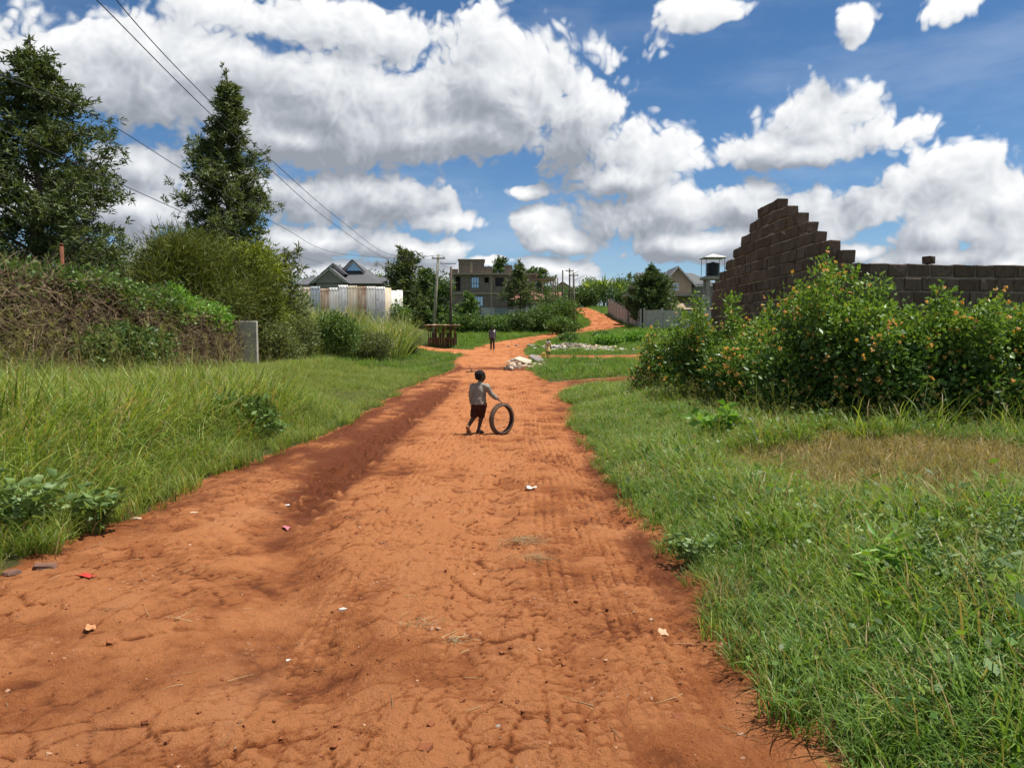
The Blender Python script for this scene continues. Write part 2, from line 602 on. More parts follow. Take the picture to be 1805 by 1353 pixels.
M['sheet_tan'] = plain_mat('stained_sheet', (0.42, 0.33, 0.21), (0.50, 0.46, 0.38), 1.2, 0.75, 0.0, 0.1)


def stone_mat(name, a, b, c, spread=0.5):
    """quarried stone: every block its own shade, chisel marks as fine relief"""
    m, t, out = new_mat(name)
    tcn = t.n.new('ShaderNodeTexCoord')
    oi = t.n.new('ShaderNodeObjectInfo')
    P = t.vmath('ADD', tcn.outputs['Object'], t.vmath('MULTIPLY', oi.outputs['Location'], (3.1, 3.1, 3.1)))
    col = t.mix(oi.outputs['Random'], c4(a), c4(b))
    col = t.mix(t.smooth(t.noise(P, 7, 6, 0.65), 0.45, 0.75), col, c4(c))
    bs = t.node('ShaderNodeBsdfPrincipled', None, Base_Color=col, Roughness=0.95)
    bs.inputs['Specular IOR Level'].default_value = 0.15
    wv = t.node('ShaderNodeTexWave', {'wave_type': 'BANDS', 'bands_direction': 'DIAGONAL'}, Vector=P, Scale=9.0, Distortion=5.0, Detail=3.0)
    hh = t.math('ADD', t.math('MULTIPLY', wv.outputs['Fac'], 0.5), t.noise(P, 26, 6, 0.7))
    bu = t.node('ShaderNodeBump', None, Strength=0.9, Distance=0.02, Height=hh)
    t.l.new(bu.outputs[0], bs.inputs['Normal'])
    t.l.new(bs.outputs[0], out.inputs[0])
    return m


M['stone'] = stone_mat('quarry_stone', (0.125, 0.086, 0.062), (0.20, 0.148, 0.110), (0.080, 0.055, 0.042))
M['mortar'] = plain_mat('mortar', (0.34, 0.28, 0.215), (0.22, 0.175, 0.135), 6, 0.95, 0.6)


def masonry_mat(name):
    """stonework of the far unfinished house: blocks under three pixels, so pattern is in the material"""
    m, t, out = new_mat(name)
    tcn = t.n.new('ShaderNodeTexCoord')
    sep = t.node('ShaderNodeSeparateXYZ', None, i0=tcn.outputs['Object'])
    p = t.node('ShaderNodeCombineXYZ', None, i0=t.math('ADD', sep.outputs[0], sep.outputs[1]), i1=sep.outputs[2])
    br = t.node('ShaderNodeTexBrick', None, Vector=p, Scale=1.0)
    br.inputs['Color1'].default_value = (0.125, 0.10, 0.085, 1)
    br.inputs['Color2'].default_value = (0.22, 0.18, 0.15, 1)
    br.inputs['Mortar'].default_value = (0.34, 0.27, 0.20, 1)
    br.inputs['Mortar Size'].default_value = 0.022
    br.inputs['Brick Width'].default_value = 0.42
    br.inputs['Row Height'].default_value = 0.24
    col = t.mix(t.math('MULTIPLY', t.noise(p.outputs[0], 1.3, 5, 0.6), 0.5), br.outputs['Color'], (0.13, 0.10, 0.08, 1))
    bs = t.node('ShaderNodeBsdfPrincipled', None, Base_Color=col, Roughness=0.95)
    bu = t.node('ShaderNodeBump', None, Strength=0.6, Distance=0.03, Height=br.outputs['Fac'])
    bu.invert = True
    t.l.new(bu.outputs[0], bs.inputs['Normal'])
    t.l.new(bs.outputs[0], out.inputs[0])
    return m


M['masonry'] = masonry_mat('stone_masonry')


def glass_mat():
    m, t, out = new_mat('window_glass')
    bs = t.node('ShaderNodeBsdfPrincipled', None, Base_Color=(0.30, 0.38, 0.46, 1), Roughness=0.08, Metallic=0.75)
    t.l.new(bs.outputs[0], out.inputs[0])
    return m


M['glass'] = glass_mat()

# ------------------------------------------------------------------ terrain
_py = np.array([-400, 0, 15, 30, 34, 37, 40, 50, 60, 75, 85, 95, 105, 115, 130, 140, 180, 300, 600, 1500.])
_pz = np.array([0, 0, 0, 0, 0.0, -0.10, 0.08, .39, .9, 1.5, 2.0, 2.7, 3.6, 4.7, 6.3, 6.7, 7.0, 6.0, 4.0, 2.0])
_fy = np.arange(-400, 1500, 0.5)
_fz = np.interp(_fy, _py, _pz)
_k = np.hanning(13)
_fz = np.convolve(np.pad(_fz, 6, mode='edge'), _k / _k.sum(), 'valid')

# edges of the main track, metres left and right of the camera, by distance
EDGE_Y = np.array([-60, 2, 5, 9, 13.5, 18, 21.7, 26, 30, 36, 42, 46, 50])
EDGE_L = np.array([-3.6, -3.6, -3.45, -3.25, -2.95, -3.05, -3.2, -3.0, -2.9, -2.75, -3.1, -3.2, -3.0])
EDGE_R = np.array([1.2, 1.15, 1.15, 1.08, 1.12, 1.30, 1.5, 1.25, .9, 0.65, 0.7, .8, .6])
# (x, y, half width) of the tracks beyond and to the sides
PATHS = [
    [(-1.2, 44, 1.9), (-1.1, 52, 1.8), (-0.6, 58, 1.7), (1.2, 66, 1.6), (4.6, 77, 1.6), (8.8, 86, 1.8), (12.2, 96, 2.2), (12.9, 106, 1.8),
     (12.6, 116, 1.7), (11.2, 130, 1.6), (9.5, 145, 1.5)],
    [(0.2, 22.5, 1.6), (2.6, 25.2, 1.3), (5.0, 28.2, 1.0), (9.5, 31, 0.9), (16, 34, 0.9)],
    [(-1, 46.0, 1.8), (4, 46.5, 1.5), (12, 47.5, 1.4), (40, 52, 1.3)],
    [(-2.0, 50.5, 1.6), (-5.0, 53.0, 1.6), (-8, 54.5, 1.0)],
]


def seg_dist(x, y, path):
    best = np.full(np.shape(x), 1e9)
    for (x0, y0, w0), (x1, y1, w1) in zip(path[:-1], path[1:]):
        dx, dy = x1 - x0, y1 - y0
        t = np.clip(((x - x0) * dx + (y - y0) * dy) / (dx * dx + dy * dy), 0, 1)
        d = np.hypot(x - x0 - t * dx, y - y0 - t * dy) - (w0 + (w1 - w0) * t)
        best = np.minimum(best, d)
    return best


def road_sd(x, y):
    """signed distance (m) to the bare earth, negative on the tracks"""
    x = np.asarray(x, dtype=float)
    y = np.asarray(y, dtype=float)
    l = np.interp(y, EDGE_Y, EDGE_L)
    r = np.interp(y, EDGE_Y, EDGE_R)
    d = np.maximum(np.maximum(l - x, x - r), y - 48)
    for p in PATHS:
        d = np.minimum(d, seg_dist(x, y, p))
    j = 0.34 * fbm(x, y, 0.7, 3, 31) + 0.16 * fbm(x, y, 3.5, 2, 37)
    return d + j * np.where(y > 40, 1.6, 1.0)


def H0(x, y):
    x = np.asarray(x, dtype=float)
    y = np.asarray(y, dtype=float)
    z = np.interp(y, _fy, _fz)
    z = z + 1.75 * sstep(5, 13, -x) * sstep(26, 60, y) * (1 - sstep(90, 125, y))
    z = z + 0.34 * sstep(3.2, 7.5, -x) * (1 - sstep(30, 60, y))
    z = z + 0.22 * sstep(1.6, 5.0, x) * (1 - sstep(18, 26, y))
    z = z + 0.25 * fbm(x, y, 0.09, 3, 3) * sstep(3, 9, np.abs(x + 1))
    return z


def rut_centre(y):
    return np.interp(y, [2, 3.4, 4.4, 6, 8, 12, 17, 22, 26], [-0.9, -1.0, -1.35, -1.9, -2.05, -2.1, -2.05, -2.0, -2.0])


def road_detail(x, y):
    """relief of the bare earth; also dampness and how proud each spot stands"""
    z = 0.060 * fbm(x, y, 0.8, 4, 51) + 0.050 * fbm(x, y, 3.2, 4, 57)
    rc = rut_centre(y)
    wob = 0.35 * fbm(x, y, 1.1, 3, 61)
    q = (x - rc + wob * 0.6)
    ch = np.exp(-(q / 0.34) ** 2) * sstep(2.2, 4.2, y) * (1 - sstep(23, 27, y))
    lip = sstep(0.10, 0.42, q) * (1 - sstep(0.55, 1.3, q)) * sstep(2.2, 4.2, y) * (1 - sstep(22, 26, y))
    z = z - 0.060 * ch + 0.028 * lip
    # clods thrown up in the damp rut
    f1, f2, cid = worley(x * 8.5 + 3 * fbm(x, y, 3, 2, 5), y * 6.0 + 3 * fbm(x, y, 3, 2, 6), 9)
    cl = np.clip(0.55 - f1, 0, 1) * sstep(0.25, 0.7, ch) * sstep(5.5, 8, y)
    z = z + 0.17 * cl * (0.15 + cid)
    # dried crust broken into plates
    wx, wy = x + 0.05 * fbm(x, y, 6, 2, 71), y + 0.08 * fbm(x, y, 6, 2, 72)
    g1, g2, gid = worley(wx * 5.2, wy * 4.4, 21)
    edge = g2 - g1
    pm = sstep(-0.16, 0.02, fbm(x, y, 0.55, 3, 81) + 0.08 * (1 - sstep(3.5, 6.5, y))) * (1 - sstep(0.0, 0.35, x)) * (1 - ch)
    plate = sstep(0.0, 0.09, edge)
    z = z + pm * (0.018 * plate * (0.35 + 0.65 * gid) + 0.010 * (gid - 0.5))
    k1, k2, kid = worley(wx * 13.0, wy * 11.0, 27)
    sm = sstep(-0.05, 0.10, fbm(x, y, 1.0, 3, 85)) * (1 - ch)
    small = sstep(0.0, 0.16, k2 - k1)
    z = z + sm * (0.010 * small * (0.3 + 0.7 * kid))
    # lug prints of tyres along the right of the track
    def track(c, w, pitch, amp, seed, cols):
        xc = c + 0.05 * np.sin(y * 0.35 + seed) + 0.03 * np.sin(y * 0.9)
        s = (x - xc) / w
        m = (1 - sstep(0.8, 1.05, np.abs(s))) * (0.12 + 0.88 * sstep(-0.16, 0.12, fbm(x, y, 2.4, 3, seed)))
        col = np.floor((s + 1) * 0.5 * cols)
        fr = ((s + 1) * 0.5 * cols) % 1.0
        ph = y / pitch + 0.5 * (col % 2) + 0.35 * np.abs(s) + 0.18 * fbm(x, y, 6, 3, seed + 1) * 9
        lug = sstep(0.12, 0.38, ph % 1.0) * (1 - sstep(0.70, 0.95, ph % 1.0)) * sstep(0.06, 0.24, fr) * (1 - sstep(0.78, 0.95, fr))
        return m, amp * m * lug
    m1, t1 = track(0.30, 0.20, 0.085, 0.019, 3, 5)
    m2, t2 = track(0.64, 0.18, 0.075, 0.017, 6, 5)
    m3, t3 = track(-1.02, 0.17, 0.085, 0.016, 8, 5)
    m5, t5 = track(-0.45, 0.17, 0.080, 0.014, 18, 5)
    t3 = t3 + t5
    m4, t4 = track(-2.65, 0.15, 0.085, 0.010, 12, 4)
    z = z + t1 + t2 + t3 + t4 - 0.008 * (m1 + m2)
    # smooth worn wheel line with thin grooves near the grass, and a shallow hollow in the middle
    e = np.exp(-((x - 0.94) / 0.13) ** 2)
    z = z - 0.022 * e + 0.006 * e * np.sin(x * 95 + 0.6 * np.sin(y * 0.8))
    hol = np.exp(-((x + 0.13 + 0.05 * np.sin(y * 0.5)) / 0.13) ** 2)
    z = z - 0.022 * hol * (0.5 + sstep(-0.2, 0.15, fbm(x, y, 0.6, 2, 91)))
    fine = 0.020 * fbm(x, y, 11, 4, 95, 0.6) * (0.6 + 0.8 * sstep(-0.15, 0.15, fbm(x, y, 1.2, 2, 97)))
    z = z + fine
    wn = fbm(x, y, 0.9, 4, 111)
    wet = 0.55 * ch * sstep(5.2, 8.0, y) * (1 - 0.6 * sstep(16, 23, y)) + 0.22 * ch + 0.30 * np.exp(-((x - 1.04) / 0.16) ** 2) + 0.22 * hol
    wet = wet + 0.36 * sstep(-1.45, -1.95, x + 0.5 * wn) * sstep(5.0, 9.0, y) * (1 - sstep(26, 31, y)) + 0.22 * sstep(-1.2, -2.0, x + wn)
    if road_sd_cache[0] is not None:
        wet = wet + 0.22 * sstep(0.45, 0.05, -road_sd_cache[0])
    wet = wet + 0.95 * wn - 0.9 * cl * (cid > 0.5)
    wet = wet + 0.75 * np.exp(-(((x + 0.6) / 2.6) ** 2 + ((y - 37.5) / 1.6) ** 2)) + 0.95 * np.exp(-(((x + 3.0) / 0.5) ** 2 + ((y - 35) / 3.0) ** 2))
    wet = wet + 0.95 * (seg_dist(x, y, PATHS[1]) < 0.0) * sstep(1.2, 2.4, x)
    wet = wet + 0.30 * (seg_dist(x, y, PATHS[2]) < 0.0) * sstep(0.5, 2.5, x)
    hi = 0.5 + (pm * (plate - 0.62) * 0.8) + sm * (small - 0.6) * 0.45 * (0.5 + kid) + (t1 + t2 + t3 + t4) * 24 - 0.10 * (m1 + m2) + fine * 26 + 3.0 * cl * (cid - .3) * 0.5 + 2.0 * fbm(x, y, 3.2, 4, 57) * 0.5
    return z, np.clip(wet, 0, 1), np.clip(hi, 0, 1)


road_sd_cache = [None]


def H(x, y):
    """ground height without the small relief, for standing things on it"""
    return H0(x, y)


def Hs(x, y):
    return float(H0(np.array([float(x)]), np.array([float(y)]))[0])


def Hroad(x, y):
    """height of the bare earth with its relief"""
    xa, ya = np.array([float(x)]), np.array([float(y)])
    sd = road_sd(xa, ya)
    road_sd_cache[0] = sd
    z, _, _ = road_detail(xa, ya)
    return float((H0(xa, ya) + z * sstep(0.10, -0.25, sd))[0])


def gpt(u, v):
    """where the line of sight to a point of the photograph meets the ground"""
    d = px_dir(u, v)
    y = _gy[np.argmax(CAM_Z + d.z / d.y * _gy < H0(d.x / d.y * _gy, _gy))]
    return Vector((d.x / d.y * y, y, Hs(d.x / d.y * y, y)))


_gy = 2.5 * 1.003 ** np.arange(1450)


def stepped(a, b, f):
    out = [a]
    while out[-1] < b:
        out.append(out[-1] + f(out[-1]))
    return out


xs = np.unique(np.concatenate([
    -np.array(stepped(12, 900, lambda v: 0.10 * v - 0.6))[::-1], np.arange(-12, -3.8, 0.2), np.arange(-3.8, 1.7, 0.0175),
    np.arange(1.7, 14, 0.2), np.array(stepped(14, 900, lambda v: 0.10 * v - 0.6))]))
ys = np.unique(np.concatenate([np.array([-400, -100, -40, -15, -6, -2, 0, 1, 1.6, 2.0]), np.array(stepped(2.2, 9, lambda v: 0.0042 * v)),
                               np.array(stepped(9.05, 60, lambda v: 0.0065 * v)), np.array(stepped(60.5, 160, lambda v: 0.012 * v)),
                               np.array(stepped(165, 1400, lambda v: 0.09 * v))]))
GX, GY = np.meshgrid(xs, ys)
SD = road_sd(GX, GY)
road_sd_cache[0] = SD
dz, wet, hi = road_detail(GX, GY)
on = sstep(0.10, -0.25, SD)
GZ = H0(GX, GY) + dz * on + (1 - on) * 0.02 * fbm(GX, GY, 2.0, 3, 5)
GZ += 0.05 * sstep(0.0, 0.5, SD)
NX, NY = len(xs), len(ys)
idx = np.arange(NX * NY).reshape(NY, NX)
Q = np.stack([idx[:-1, :-1], idx[:-1, 1:], idx[1:, 1:], idx[1:, :-1]], -1).reshape(-1, 4)
fsd = 0.25 * (SD[:-1, :-1] + SD[:-1, 1:] + SD[1:, 1:] + SD[1:, :-1]).ravel()
PV = np.stack([GX, GY, GZ], -1).reshape(-1, 3)
far = sstep(25, 60, GY) + sstep(12, 30, np.abs(GX))
veg = sstep(-0.02, 0.30, SD)


def submesh(name, mask, mat, extra):
    q = Q[mask]
    used, inv = np.unique(q, return_inverse=True)
    at_ = {k: a.ravel()[used] for k, a in extra.items()}
    return add_mesh(name, PV[used], inv.reshape(-1, 4), mat, smooth=True, attrs=at_)


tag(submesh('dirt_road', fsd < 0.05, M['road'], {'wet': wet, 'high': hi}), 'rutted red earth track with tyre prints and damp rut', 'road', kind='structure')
tag(submesh('ground', fsd >= 0.05, M['ground'], {'wet': wet * 0.4, 'high': np.full_like(hi, 0.4), 'veg': veg, 'far': np.clip(far, 0, 1)}),
    'grassy ground on both sides of the red track', 'ground', kind='structure')

# ------------------------------------------------------------------ grass: templates and scatter
TPL = bpy.data.collections.new('grass_templates')


def make_clump(name, mat, nb, hmin, hmax, width, spread, bend, seed, seedheads=0, mixdry=0.08, leafy=0):
    r = np.random.default_rng(seed)
    Vs, Fs, Ts = [], [], []
    off = 0
    for b in range(nb + seedheads):
        sh = b >= nb
        h = r.uniform(hmin, hmax) * (1.45 if sh else 1.0)
        w = width * r.uniform(0.6, 1.25) * (0.22 if sh else 1.0)
        a = r.uniform(0, 2 * math.pi)
        base = np.array([math.cos(a), math.sin(a), 0]) * spread * math.sqrt(r.uniform())
        la = a + r.normal(0, 0.9)
        lean = np.array([math.cos(la), math.sin(la), 0])
        bd = bend * r.uniform(0.35, 1.5) * (0.6 if sh else 1.0)
        side = np.array([-lean[1], lean[0], 0])
        tw = r.uniform(-0.8, 0.8)
        side = side * math.cos(tw) + lean * math.sin(tw)
        n = 5
        ang = r.uniform(0.02, 0.3)
        p = base + np.array([0, 0, -0.02])
        tint = r.uniform(0, 1)
        if r.uniform() < mixdry:
            tint = 1.6
        for k in range(n + 1):
            t = k / n
            ww = w * (1 - t ** 1.7) + 0.0006
            Vs += [p - side * ww / 2, p + side * ww / 2]
            Ts += [tint + 0.15 * t] * 2
            if k < n:
                Fs.append([off + 2 * k, off + 2 * k + 1, off + 2 * k + 3, off + 2 * k + 2])
            ang += bd * (0.3 + 1.2 * t) / n
            p = p + (lean * math.sin(ang) + np.array([0, 0, 1]) * math.cos(ang)) * h / n
        off += 2 * (n + 1)
        if sh:      # open panicle
            for k in range(14):
                q = p - (lean * math.sin(ang) + np.array([0, 0, 1]) * math.cos(ang)) * h * r.uniform(0, 0.30)
                dd = nrm(r.normal(0, 1, 3) + np.array([0, 0, 0.8])) * r.uniform(0.015, 0.045) * h / 0.6
                ss = nrm(np.cross(dd, r.normal(0, 1, 3))) * 0.0009
                Vs += [q - ss, q + ss, q + dd + ss, q + dd - ss]
                Ts += [1.25] * 4
                Fs.append([off, off + 1, off + 2, off + 3])
                off += 4
    for k in range(leafy):      # broad weed leaves among the blades
        a = r.uniform(0, 2 * math.pi)
        q = np.array([math.cos(a), math.sin(a), 0]) * spread * r.uniform(0, 1) + np.array([0, 0, r.uniform(0.1, 0.75) * hmax])
        d = nrm(np.array([math.cos(a), math.sin(a), r.uniform(-0.2, 0.6)]) + r.normal(0, .3, 3))
        s = nrm(np.cross(d, np.array([0, 0, 1.0]) + r.normal(0, .3, 3)))
        L, W = r.uniform(.04, .09), r.uniform(.025, .045)
        Vs += [q, q + d * L * .5 + s * W / 2, q + d * L, q + d * L * .5 - s * W / 2]
        Ts += [r.uniform(0, 0.9)] * 4
        Fs.append([off, off + 1, off + 2, off + 3])
        off += 4
    me = bpy.data.meshes.new(name)
    me.from_pydata([tuple(v) for v in Vs], [], Fs)
    at_ = me.attributes.new('tint', 'FLOAT', 'POINT')
    at_.data.foreach_set('value', np.clip(np.array(Ts, dtype=np.float32) / 1.75, 0, 1))
    me.materials.append(mat)
    o = bpy.data.objects.new(name, me)
    return o


def grass_mat(name, dark, mid, light, dry, patch=0.0, trans=0.38):
    m, t, out = new_mat(name)
    f = t.node('ShaderNodeAttribute', {'attribute_name': 'tint'}).outputs['Fac']
    oi = t.n.new('ShaderNodeObjectInfo')
    c = t.ramp(f, [(0.0, dark), (0.30, mid), (0.62, light), (0.74, tuple(0.5 * (p_ + q_) for p_, q_ in zip(light, dry))), (0.95, dry)])
    loc = oi.outputs['Location']
    big = t.noise(loc, 0.55, 3, 0.55)
    hs = t.node('ShaderNodeHueSaturation', None, Color=c)
    t.set(hs.inputs['Value'], t.math('ADD', t.math('MULTIPLY_ADD', oi.outputs['Random'], 0.5, 0.55), t.math('MULTIPLY', big, 0.45)))
    t.set(hs.inputs['Hue'], t.math('ADD', t.math('MULTIPLY_ADD', oi.outputs['Random'], -0.025, 0.525), t.math('MULTIPLY_ADD', big, -0.06, 0.02)))
    c = hs.outputs[0]
    if patch:
        pn = t.noise(loc, 0.8, 3, 0.6)
        c = t.mix(t.math('MULTIPLY', t.smooth(t.math('ADD', pn, t.math('MULTIPLY_ADD', oi.outputs['Random'], 0.24, -0.12)), 0.56, 0.70), patch), c, c4(dry))
    bs = t.node('ShaderNodeBsdfPrincipled', None, Base_Color=c, Roughness=0.5)
    bs.inputs['Specular IOR Level'].default_value = 0.35
    tr = t.node('ShaderNodeBsdfTranslucent', None, Color=t.mix(1.0, c, (1.2, 1.15, 0.5, 1), 'MULTIPLY'))
    mx = t.node('ShaderNodeMixShader', None, i0=trans, i1=bs.outputs[0], i2=tr.outputs[0])
    t.l.new(mx.outputs[0], out.inputs[0])
    return m


DRY = (0.34, 0.25, 0.11)
M['grass'] = grass_mat('verge_grass', (0.038, 0.088, 0.014), (0.118, 0.215, 0.030), (0.240, 0.335, 0.062), DRY)
M['grass_tall'] = grass_mat('tall_grass', (0.058, 0.108, 0.016), (0.175, 0.262, 0.036), (0.330, 0.395, 0.085), DRY, 0.0)
M['grass_dry'] = grass_mat('dry_grass', (0.12, 0.13, 0.035), (0.24, 0.20, 0.075), (0.36, 0.28, 0.12), (0.42, 0.31, 0.15))
M['grass_far'] = grass_mat('meadow_grass', (0.075, 0.150, 0.020), (0.135, 0.250, 0.032), (0.195, 0.315, 0.050), DRY)
M['napier'] = grass_mat('napier_grass', (0.100, 0.160, 0.035), (0.190, 0.260, 0.060), (0.29, 0.34, 0.11), (0.50, 0.40, 0.21))


def coll(name, objs):
    c = bpy.data.collections.new(name)
    for o in objs:
        c.objects.link(o)
    return c


C_short = coll('tpl_short', [make_clump('a%02d' % i, M['grass'], 38, 0.08, 0.34, 0.0085, 0.12, 1.9, 100 + i, 1 if i % 3 == 1 else 0, 0.10, 4 if i % 3 == 0 else 0) for i in range(7)])
C_tall = coll('tpl_tall', [make_clump('b%02d' % i, M['grass_tall'], 32, 0.22, 0.78, 0.013, 0.16, 1.8, 200 + i, 1 if i % 3 == 0 else 0, 0.10) for i in range(7)])
C_dry = coll('tpl_dry', [make_clump('c%02d' % i, M['grass_dry'], 26, 0.06, 0.20, 0.006, 0.13, 1.6, 300 + i, 1, 0.3) for i in range(4)])
C_far = coll('tpl_far', [make_clump('d%02d' % i, M['grass_far'], 34, 0.12, 0.36, 0.022, 0.32, 1.0, 400 + i, 0, 0.06) for i in range(5)])
C_wisp = coll('tpl_wisp', [make_clump('e%02d' % i, M['grass_tall'], 5, 0.3, 0.7, 0.008, 0.10, 1.0, 500 + i, 6, 0.3) for i in range(4)])
C_nap = coll('tpl_napier', [make_clump('f%02d' % i, M['napier'], 26, 1.5, 2.7, 0.055, 0.28, 1.05, 600 + i, 0, 0.16) for i in range(4)])


def scatter(name, pts, scl, collection, label, cat, tilt=0.12):
    pts = np.asarray(pts, dtype=np.float32)
    n = len(pts)
    o = add_mesh(name, pts, [], None)
    me = o.data
    rot = np.stack([rng.normal(0, tilt, n), rng.normal(0, tilt, n), rng.uniform(0, 6.283, n)], -1).astype(np.float32)
    a = me.attributes.new('rot', 'FLOAT_VECTOR', 'POINT')
    a.data.foreach_set('vector', rot.ravel())
    a = me.attributes.new('scl', 'FLOAT', 'POINT')
    a.data.foreach_set('value', np.asarray(scl, dtype=np.float32))
    a = me.attributes.new('pick', 'INT', 'POINT')
    a.data.foreach_set('value', rng.integers(0, 1000, n).astype(np.int32))
    g = bpy.data.node_groups.new('scatter_' + name, 'GeometryNodeTree')
    g.interface.new_socket('Geometry', in_out='INPUT', socket_type='NodeSocketGeometry')
    g.interface.new_socket('Geometry', in_out='OUTPUT', socket_type='NodeSocketGeometry')
    N, L = g.nodes, g.links
    gi, go = N.new('NodeGroupInput'), N.new('NodeGroupOutput')
    ci = N.new('GeometryNodeCollectionInfo')
    ci.inputs['Collection'].default_value = collection
    ci.inputs['Separate Children'].default_value = True
    ci.inputs['Reset Children'].default_value = True
    iop = N.new('GeometryNodeInstanceOnPoints')
    iop.inputs['Pick Instance'].default_value = True

    def named(attr, typ):
        nd = N.new('GeometryNodeInputNamedAttribute')
        nd.data_type = typ
        nd.inputs['Name'].default_value = attr
        return nd.outputs['Attribute']
    L.new(gi.outputs[0], iop.inputs['Points'])
    L.new(ci.outputs[0], iop.inputs['Instance'])
    L.new(named('pick', 'INT'), iop.inputs['Instance Index'])
    e2r = N.new('FunctionNodeEulerToRotation')
    L.new(named('rot', 'FLOAT_VECTOR'), e2r.inputs[0])
    L.new(e2r.outputs[0], iop.inputs['Rotation'])
    L.new(named('scl', 'FLOAT'), iop.inputs['Scale'])
    L.new(iop.outputs[0], go.inputs[0])
    md = o.modifiers.new('scatter', 'NODES')
    md.node_group = g
    tag(o, label, cat, kind='stuff')
    return o


def sample(n, x0, x1, y0, y1, ypow=1.0):
    x = rng.uniform(x0, x1, n)
    t = rng.uniform(0, 1, n) ** ypow
    y = y0 + (y1 - y0) * t
    return x, y


def in_view(x, y, m=1.5):
    return np.abs(x) < 0.72 * y + m


def place(x, y):
    return np.stack([x, y, H0(x, y) + 0.03], -1)


def dry_mask(x, y):
    return np.exp(-(((x - 3.9) / 2.2) ** 2 + ((y - 8.3) / 1.5) ** 2)) + 0.9 * fbm(x, y, 0.9, 3, 141)


# right verge
x, y = sample(30000, 0.9, 13, 1.8, 22, 1.25)
sd = road_sd(x, y)
dm = dry_mask(x, y)
keep = (sd + 0.22 * rng.uniform(-1, 0.35, len(x)) > 0.0) & in_view(x, y) & (dm < 0.40)
bare = fbm(x, y, 0.8, 3, 131)
keep &= bare > -0.22
xk, yk, sk = x[keep], y[keep], sd[keep]
scl = (0.62 + 0.6 * sstep(0, 1.2, sk) * rng.uniform(0.6, 1.2, len(xk))) * (1 + 1.3 * fbm(xk, yk, 0.9, 3, 133)) * rng.uniform(0.7, 1.15, len(xk))
scatter('verge_grass', place(xk, yk), scl, C_short, 'short green grass of the verge beside the stone wall', 'grass')
kd = (sd > 0.1) & in_view(x, y) & (dm >= 0.24) & (rng.uniform(0, 1, len(x)) < 0.9)
scatter('dry_grass', place(x[kd], y[kd]), rng.uniform(0.7, 1.4, kd.sum()), C_dry, 'patch of cut dry straw coloured grass on the verge', 'grass', 0.3)
kw = keep & (sd > 0.5) & (rng.uniform(0, 1, len(x)) < 0.035)
scatter('seeding_grass', place(x[kw], y[kw]), rng.uniform(0.55, 1.0, kw.sum()), C_wisp, 'thin seeding grass stems over the verge', 'grass')

# left verge, tall near the hedge, shorter at the track's edge
x, y = sample(27000, -13.5, -2.6, 3.0, 31, 1.2)
sd = road_sd(x, y)
keep = (sd + 0.25 * rng.uniform(-1, 0.3, len(x)) > 0.0) & in_view(x, y)
xk, yk, sk = x[keep], y[keep], sd[keep]
mown = sstep(14, 18, yk) * (1 - sstep(3.0, 4.6, sk)) * 0.8
scl = (0.42 + 1.05 * sstep(0, 1.6, sk) * (1 - 0.78 * sstep(11, 18, yk)) * (1 - 0.35 * sstep(4.0, 6.5, sk))) * rng.uniform(0.65, 1.2, len(xk)) * (1 - 0.60 * mown) * (1 + 1.0 * fbm(xk, yk, 0.7, 3, 151))
scatter('tall_grass', place(xk, yk), scl, C_tall, 'tall lush grass between the track and the dead hedge', 'grass')
kw = keep & (sd > 1.2) & (x > -9.7) & (rng.uniform(0, 1, len(x)) < 0.02 + 0.09 * sstep(3.4, 5.0, sd))
scatter('seeding_grass', place(x[kw], y[kw]), rng.uniform(0.6, 1.0, kw.sum()) * (1 - 0.5 * sstep(14, 22, y[kw])), C_wisp, 'pale seeding grass heads along the dead hedge', 'grass')

# taller stems standing before the thicket
x, y = rng.uniform(3.6, 8.5, 45), rng.uniform(9.7, 10.3, 45)
y = np.where(x < 4.6, y + 1.6, y)
scatter('tall_grass', place(x, y), rng.uniform(0.4, 1.3, 45), C_tall, 'tall grass stems standing before the lantana thicket', 'grass')

# meadow beyond
x, y = sample(38000, -36, 46, 20, 135, 1.3)
sd = road_sd(x, y)
keep = (sd > 0.05) & in_view(x, y, 2) & ~((x < -2) & (y < 30)) & ~((x > 3.5) & (y < 22)) & ~((y > 60) & (x < -6) & (y < 73))
xk, yk = x[keep], y[keep]
scl = rng.uniform(0.55, 1.15, len(xk)) * (1 + 0.6 * fbm(xk, yk, 0.25, 2, 161)) * np.where(yk > 60, 1.5, 1.0) * (0.55 + 0.45 * sstep(0, 1.0, sd[keep]))
scatter('meadow_grass', place(xk, yk), scl, C_far, 'green meadow grass around the track crossing', 'grass')
# napier grass in front of the iron sheets
x = rng.uniform(-14.5, -5.6, 330)
y = rng.uniform(38, 47, 330) + 0.4 * (x + 9)
k = (x < -6.2)
zz = H0(x, y)
scatter('napier_grass', np.stack([x, y, zz], -1)[k], rng.uniform(0.55, 1.15, k.sum()), C_nap, 'tall arching cane grass before the iron sheet fence', 'grass')

# ------------------------------------------------------------------ ruined stone house: gable end and front wall, block by block
COURSE = 0.27


def rough_block(name, L, D, Hh, seed):
    """a quarried block: roughly dressed box with knocked edges"""
    r = random.Random(seed)
    import bmesh
    bm = bmesh.new()
    bmesh.ops.create_cube(bm, size=1.0)
    for v in bm.verts:
        v.co = Vector((v.co.x * L, v.co.y * D, v.co.z * Hh))
    bmesh.ops.bevel(bm, geom=list(bm.edges), offset=0.017, segments=1, affect='EDGES')
    for v in bm.verts:
        v.co += Vector((r.uniform(-.016, .016), r.uniform(-.018, .018), r.uniform(-.013, .013)))
    me = bpy.data.meshes.new(name)
    bm.to_mesh(me)
    bm.free()
    me.materials.append(M['stone'])
    return me


